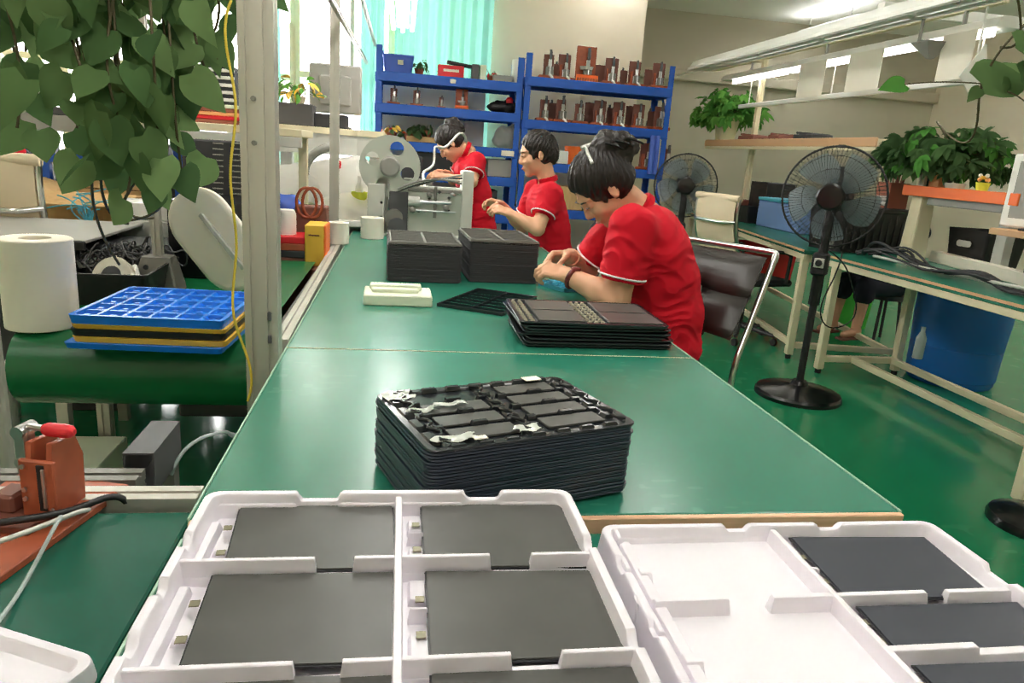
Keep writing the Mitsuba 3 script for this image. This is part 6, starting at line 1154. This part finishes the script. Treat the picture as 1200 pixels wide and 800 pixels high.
solo('pallet_table', join(bx(-1.15, -.12, 4.6, 5.4, .78, .82, .004), *[bx(x-.03, x+.03, y-.03, y+.03, 0, .78) for x in (-1.1, -.17) for y in (4.66, 5.34)]), 'white', 'low white table that carries the white bags', 'table')
solo('hose_arc', cord([at_y(357, 205, 4.7), at_y(360, 190, 4.7), at_y(372, 178, 4.7), at_y(386, 172, 4.72)], .028, 24, 10), 'grey', 'grey hose arching up from the white bags to the curved desk', 'hose', smooth=True)
solo('red_tag', box(0, 0, 0, .05, .03, .05, .006), 'red', 'small red thing on the white bags under the curved desk', 'tag', M=mv(*at_y(395, 193, 4.86)))
c = at_y(370, 300, 3.6)
solo('stand_box', bx(-.72, -.36, 3.45, 4.05, 0, .70, .004), 'bakelite_dark', 'brown cabinet beside the aluminium rail under the yellow box', 'cabinet')
t = Thing('yellow_box', 'yellow box with an orange side beside the aluminium rail', 'box'); a, b = at_y(357, 300, 3.55), at_y(382, 300, 3.55); zt_ = at_y(368, 264, 3.55)[2]; t.part('body', bx(a[0], b[0]-.01, 3.55, 3.75, .70, zt_, .004), 'yellow'); t.part('side', bx(b[0]-.01, b[0], 3.55, 3.75, .70, zt_, .002), 'orange'); t.part('band', bx(a[0]+.02, b[0]-.03, 3.546, 3.55, zt_-.05, zt_-.045), 'bakelite_dark')
t = Thing('clamp_fixture', 'brown clamp fixture with cable loops on the cabinet behind the yellow box', 'clamp fixture', M=mv(at_y(366, 255, 3.9)[0], 3.9, .70)); t.part('body', box(0, 0, .13, .16, .14, .26, .006), 'bakelite_dark'); t.part('cable_loop', join(*[sweep([(.05*math.cos(w)-.02+.03*k, -.075, .28+.075*math.sin(w)) for w in np.linspace(0, 6.28, 25)], .008, 6) for k in (0, 1)]), 'bakelite', True)
for i in range(4): solo('brown_board', box(0, 0, .017, .26, .2, .033, .003), ['bakelite_dark', 'charcoal', 'bakelite', 'red'][i], ['lowest dark brown board', 'black board above the lowest', 'brown board under the red one', 'red board on top'][i]+' in the pile left of the yellow box', 'board', 'boards left of the yellow box', mv(at_y(338, 300, 3.65)[0], 3.66, .70+i*.034, rz=(2, -3, 1, 4)[i]))
solo('blue_bundle', surfnet([ell((0, 0, .07), (.09, .07, .08), k=.03, wob=.04, fr=20.)], (-.15, -.12, -.03), (.15, .12, .2), .01), 'bin_blue', 'dark blue bundle above the board pile left of the yellow box', 'bundle', M=mv(at_y(335, 245, 3.98)[0], 3.96, .85), smooth=True)
solo('white_jar', lathe([(.001, 0), (.05, 0), (.05, .1), (.04, .12), (.001, .12)], 18), 'white', 'white jar on the board pile left of the yellow box', 'jar', M=mv(at_y(335, 262, 3.66)[0], 3.66, .836), smooth=30)
solo('stand_block', bx(-.10, .10, -.06, .06, 0, .15, .004), 'dark_grey', 'dark block under the blue bundle behind the boards', 'block', M=mv(at_y(335, 245, 3.98)[0], 3.96, .70))
# ------------------------------------------------------------------ the big pothos over the conveyor
t = Thing('pothos', 'large pothos with heart shaped leaves hanging over the conveyor at the upper left', 'plant'); rg = np.random.default_rng(12)
pots = [(-1.12, 1.92), (-.62, 1.92)]
for i, (x, y) in enumerate(pots): t.part('pot', lathe([(.001, 0), (.08, 0), (.11, .16), (.10, .16), (.09, .13), (.001, .13)], 20, mv(x, y-.06, 2.028)), 'terracotta', 30)
def leaf_at(p, s, face, hang, k):
    d = norm(np.array([rg.normal()*.5, rg.normal()*.35-.15, -hang])); n_ = norm(np.asarray(face)+rg.normal(size=3)*.38); n_ = norm(n_-d*(n_ @ d)); M = np.eye(4); M[:3, 0], M[:3, 1], M[:3, 2], M[:3, 3] = d*s, np.cross(n_, d)*s, n_*s, p-d*s*.1
    t.part('leaf', POTHOS[k % 3], LG[[0, 1, 0, 3, 2, 1][rg.integers(6)]], M=M)
ends = [(20, 150), (45, 120), (60, 95), (90, 150), (115, 165), (130, 195), (150, 130), (165, 180), (185, 150), (205, 175), (225, 120), (245, 90), (235, 60), (30, 60), (100, 95), (175, 215), (215, 212), (150, 225), (10, 120), (255, 70), (140, 80), (195, 100)]
cnt = 0
for i, (ex, ey) in enumerate(ends):
    Y = 1.75+.28*rg.random(); e = at_y(ex, ey, Y); px0 = pots[0 if ex < 130 else 1]; s0 = np.array([px0[0]+.06*rg.normal(), px0[1]-.06, 2.16]); mid = np.array([e[0]*.85+s0[0]*.15, Y-.03, max(e[2]+.30, 1.72)]); cv = curve([s0, (s0+mid)/2+np.array([0, -.05, .10]), mid, e*.5+mid*.5+np.array([rg.normal()*.03, rg.normal()*.03, 0]), e], 36)
    t.part('vine', sweep(cv, .0032, 5), 'vine_stem', True)
    for j in range(9, 36, 2):
        if cnt >= 285 or cv[j][2] > 1.78: continue
        off = rg.normal(size=3)*[.045, .035, .03]; leaf_at(cv[j]+off, .066+.038*rg.random(), (-.1, -.85, .4), .75, j); cnt += 1
for (x, y, s) in ((113, 150, .125), (128, 160, .10), (170, 178, .10), (188, 205, .10), (215, 215, .085), (95, 200, .085), (25, 112, .12), (158, 200, .09), (190, 130, .12), (228, 105, .10)):
    leaf_at(at_y(x, y-14, 1.72), s, (-.1, -.9, .35), .8, int(x))
for (a, b, c_) in (((118, 205), (130, 250), (150, 262)), ((110, 190), (112, 250), (140, 310)), ((135, 200), (150, 250), (180, 255)), ((160, 210), (140, 255), (150, 262)), ((200, 210), (185, 245), (150, 258))):
    t.part('vine', sweep(curve([at_y(*a, 2.0), at_y(*b, 2.1), at_y(*c_, 2.2)], 16), .004, 5), 'vine_stem', True)
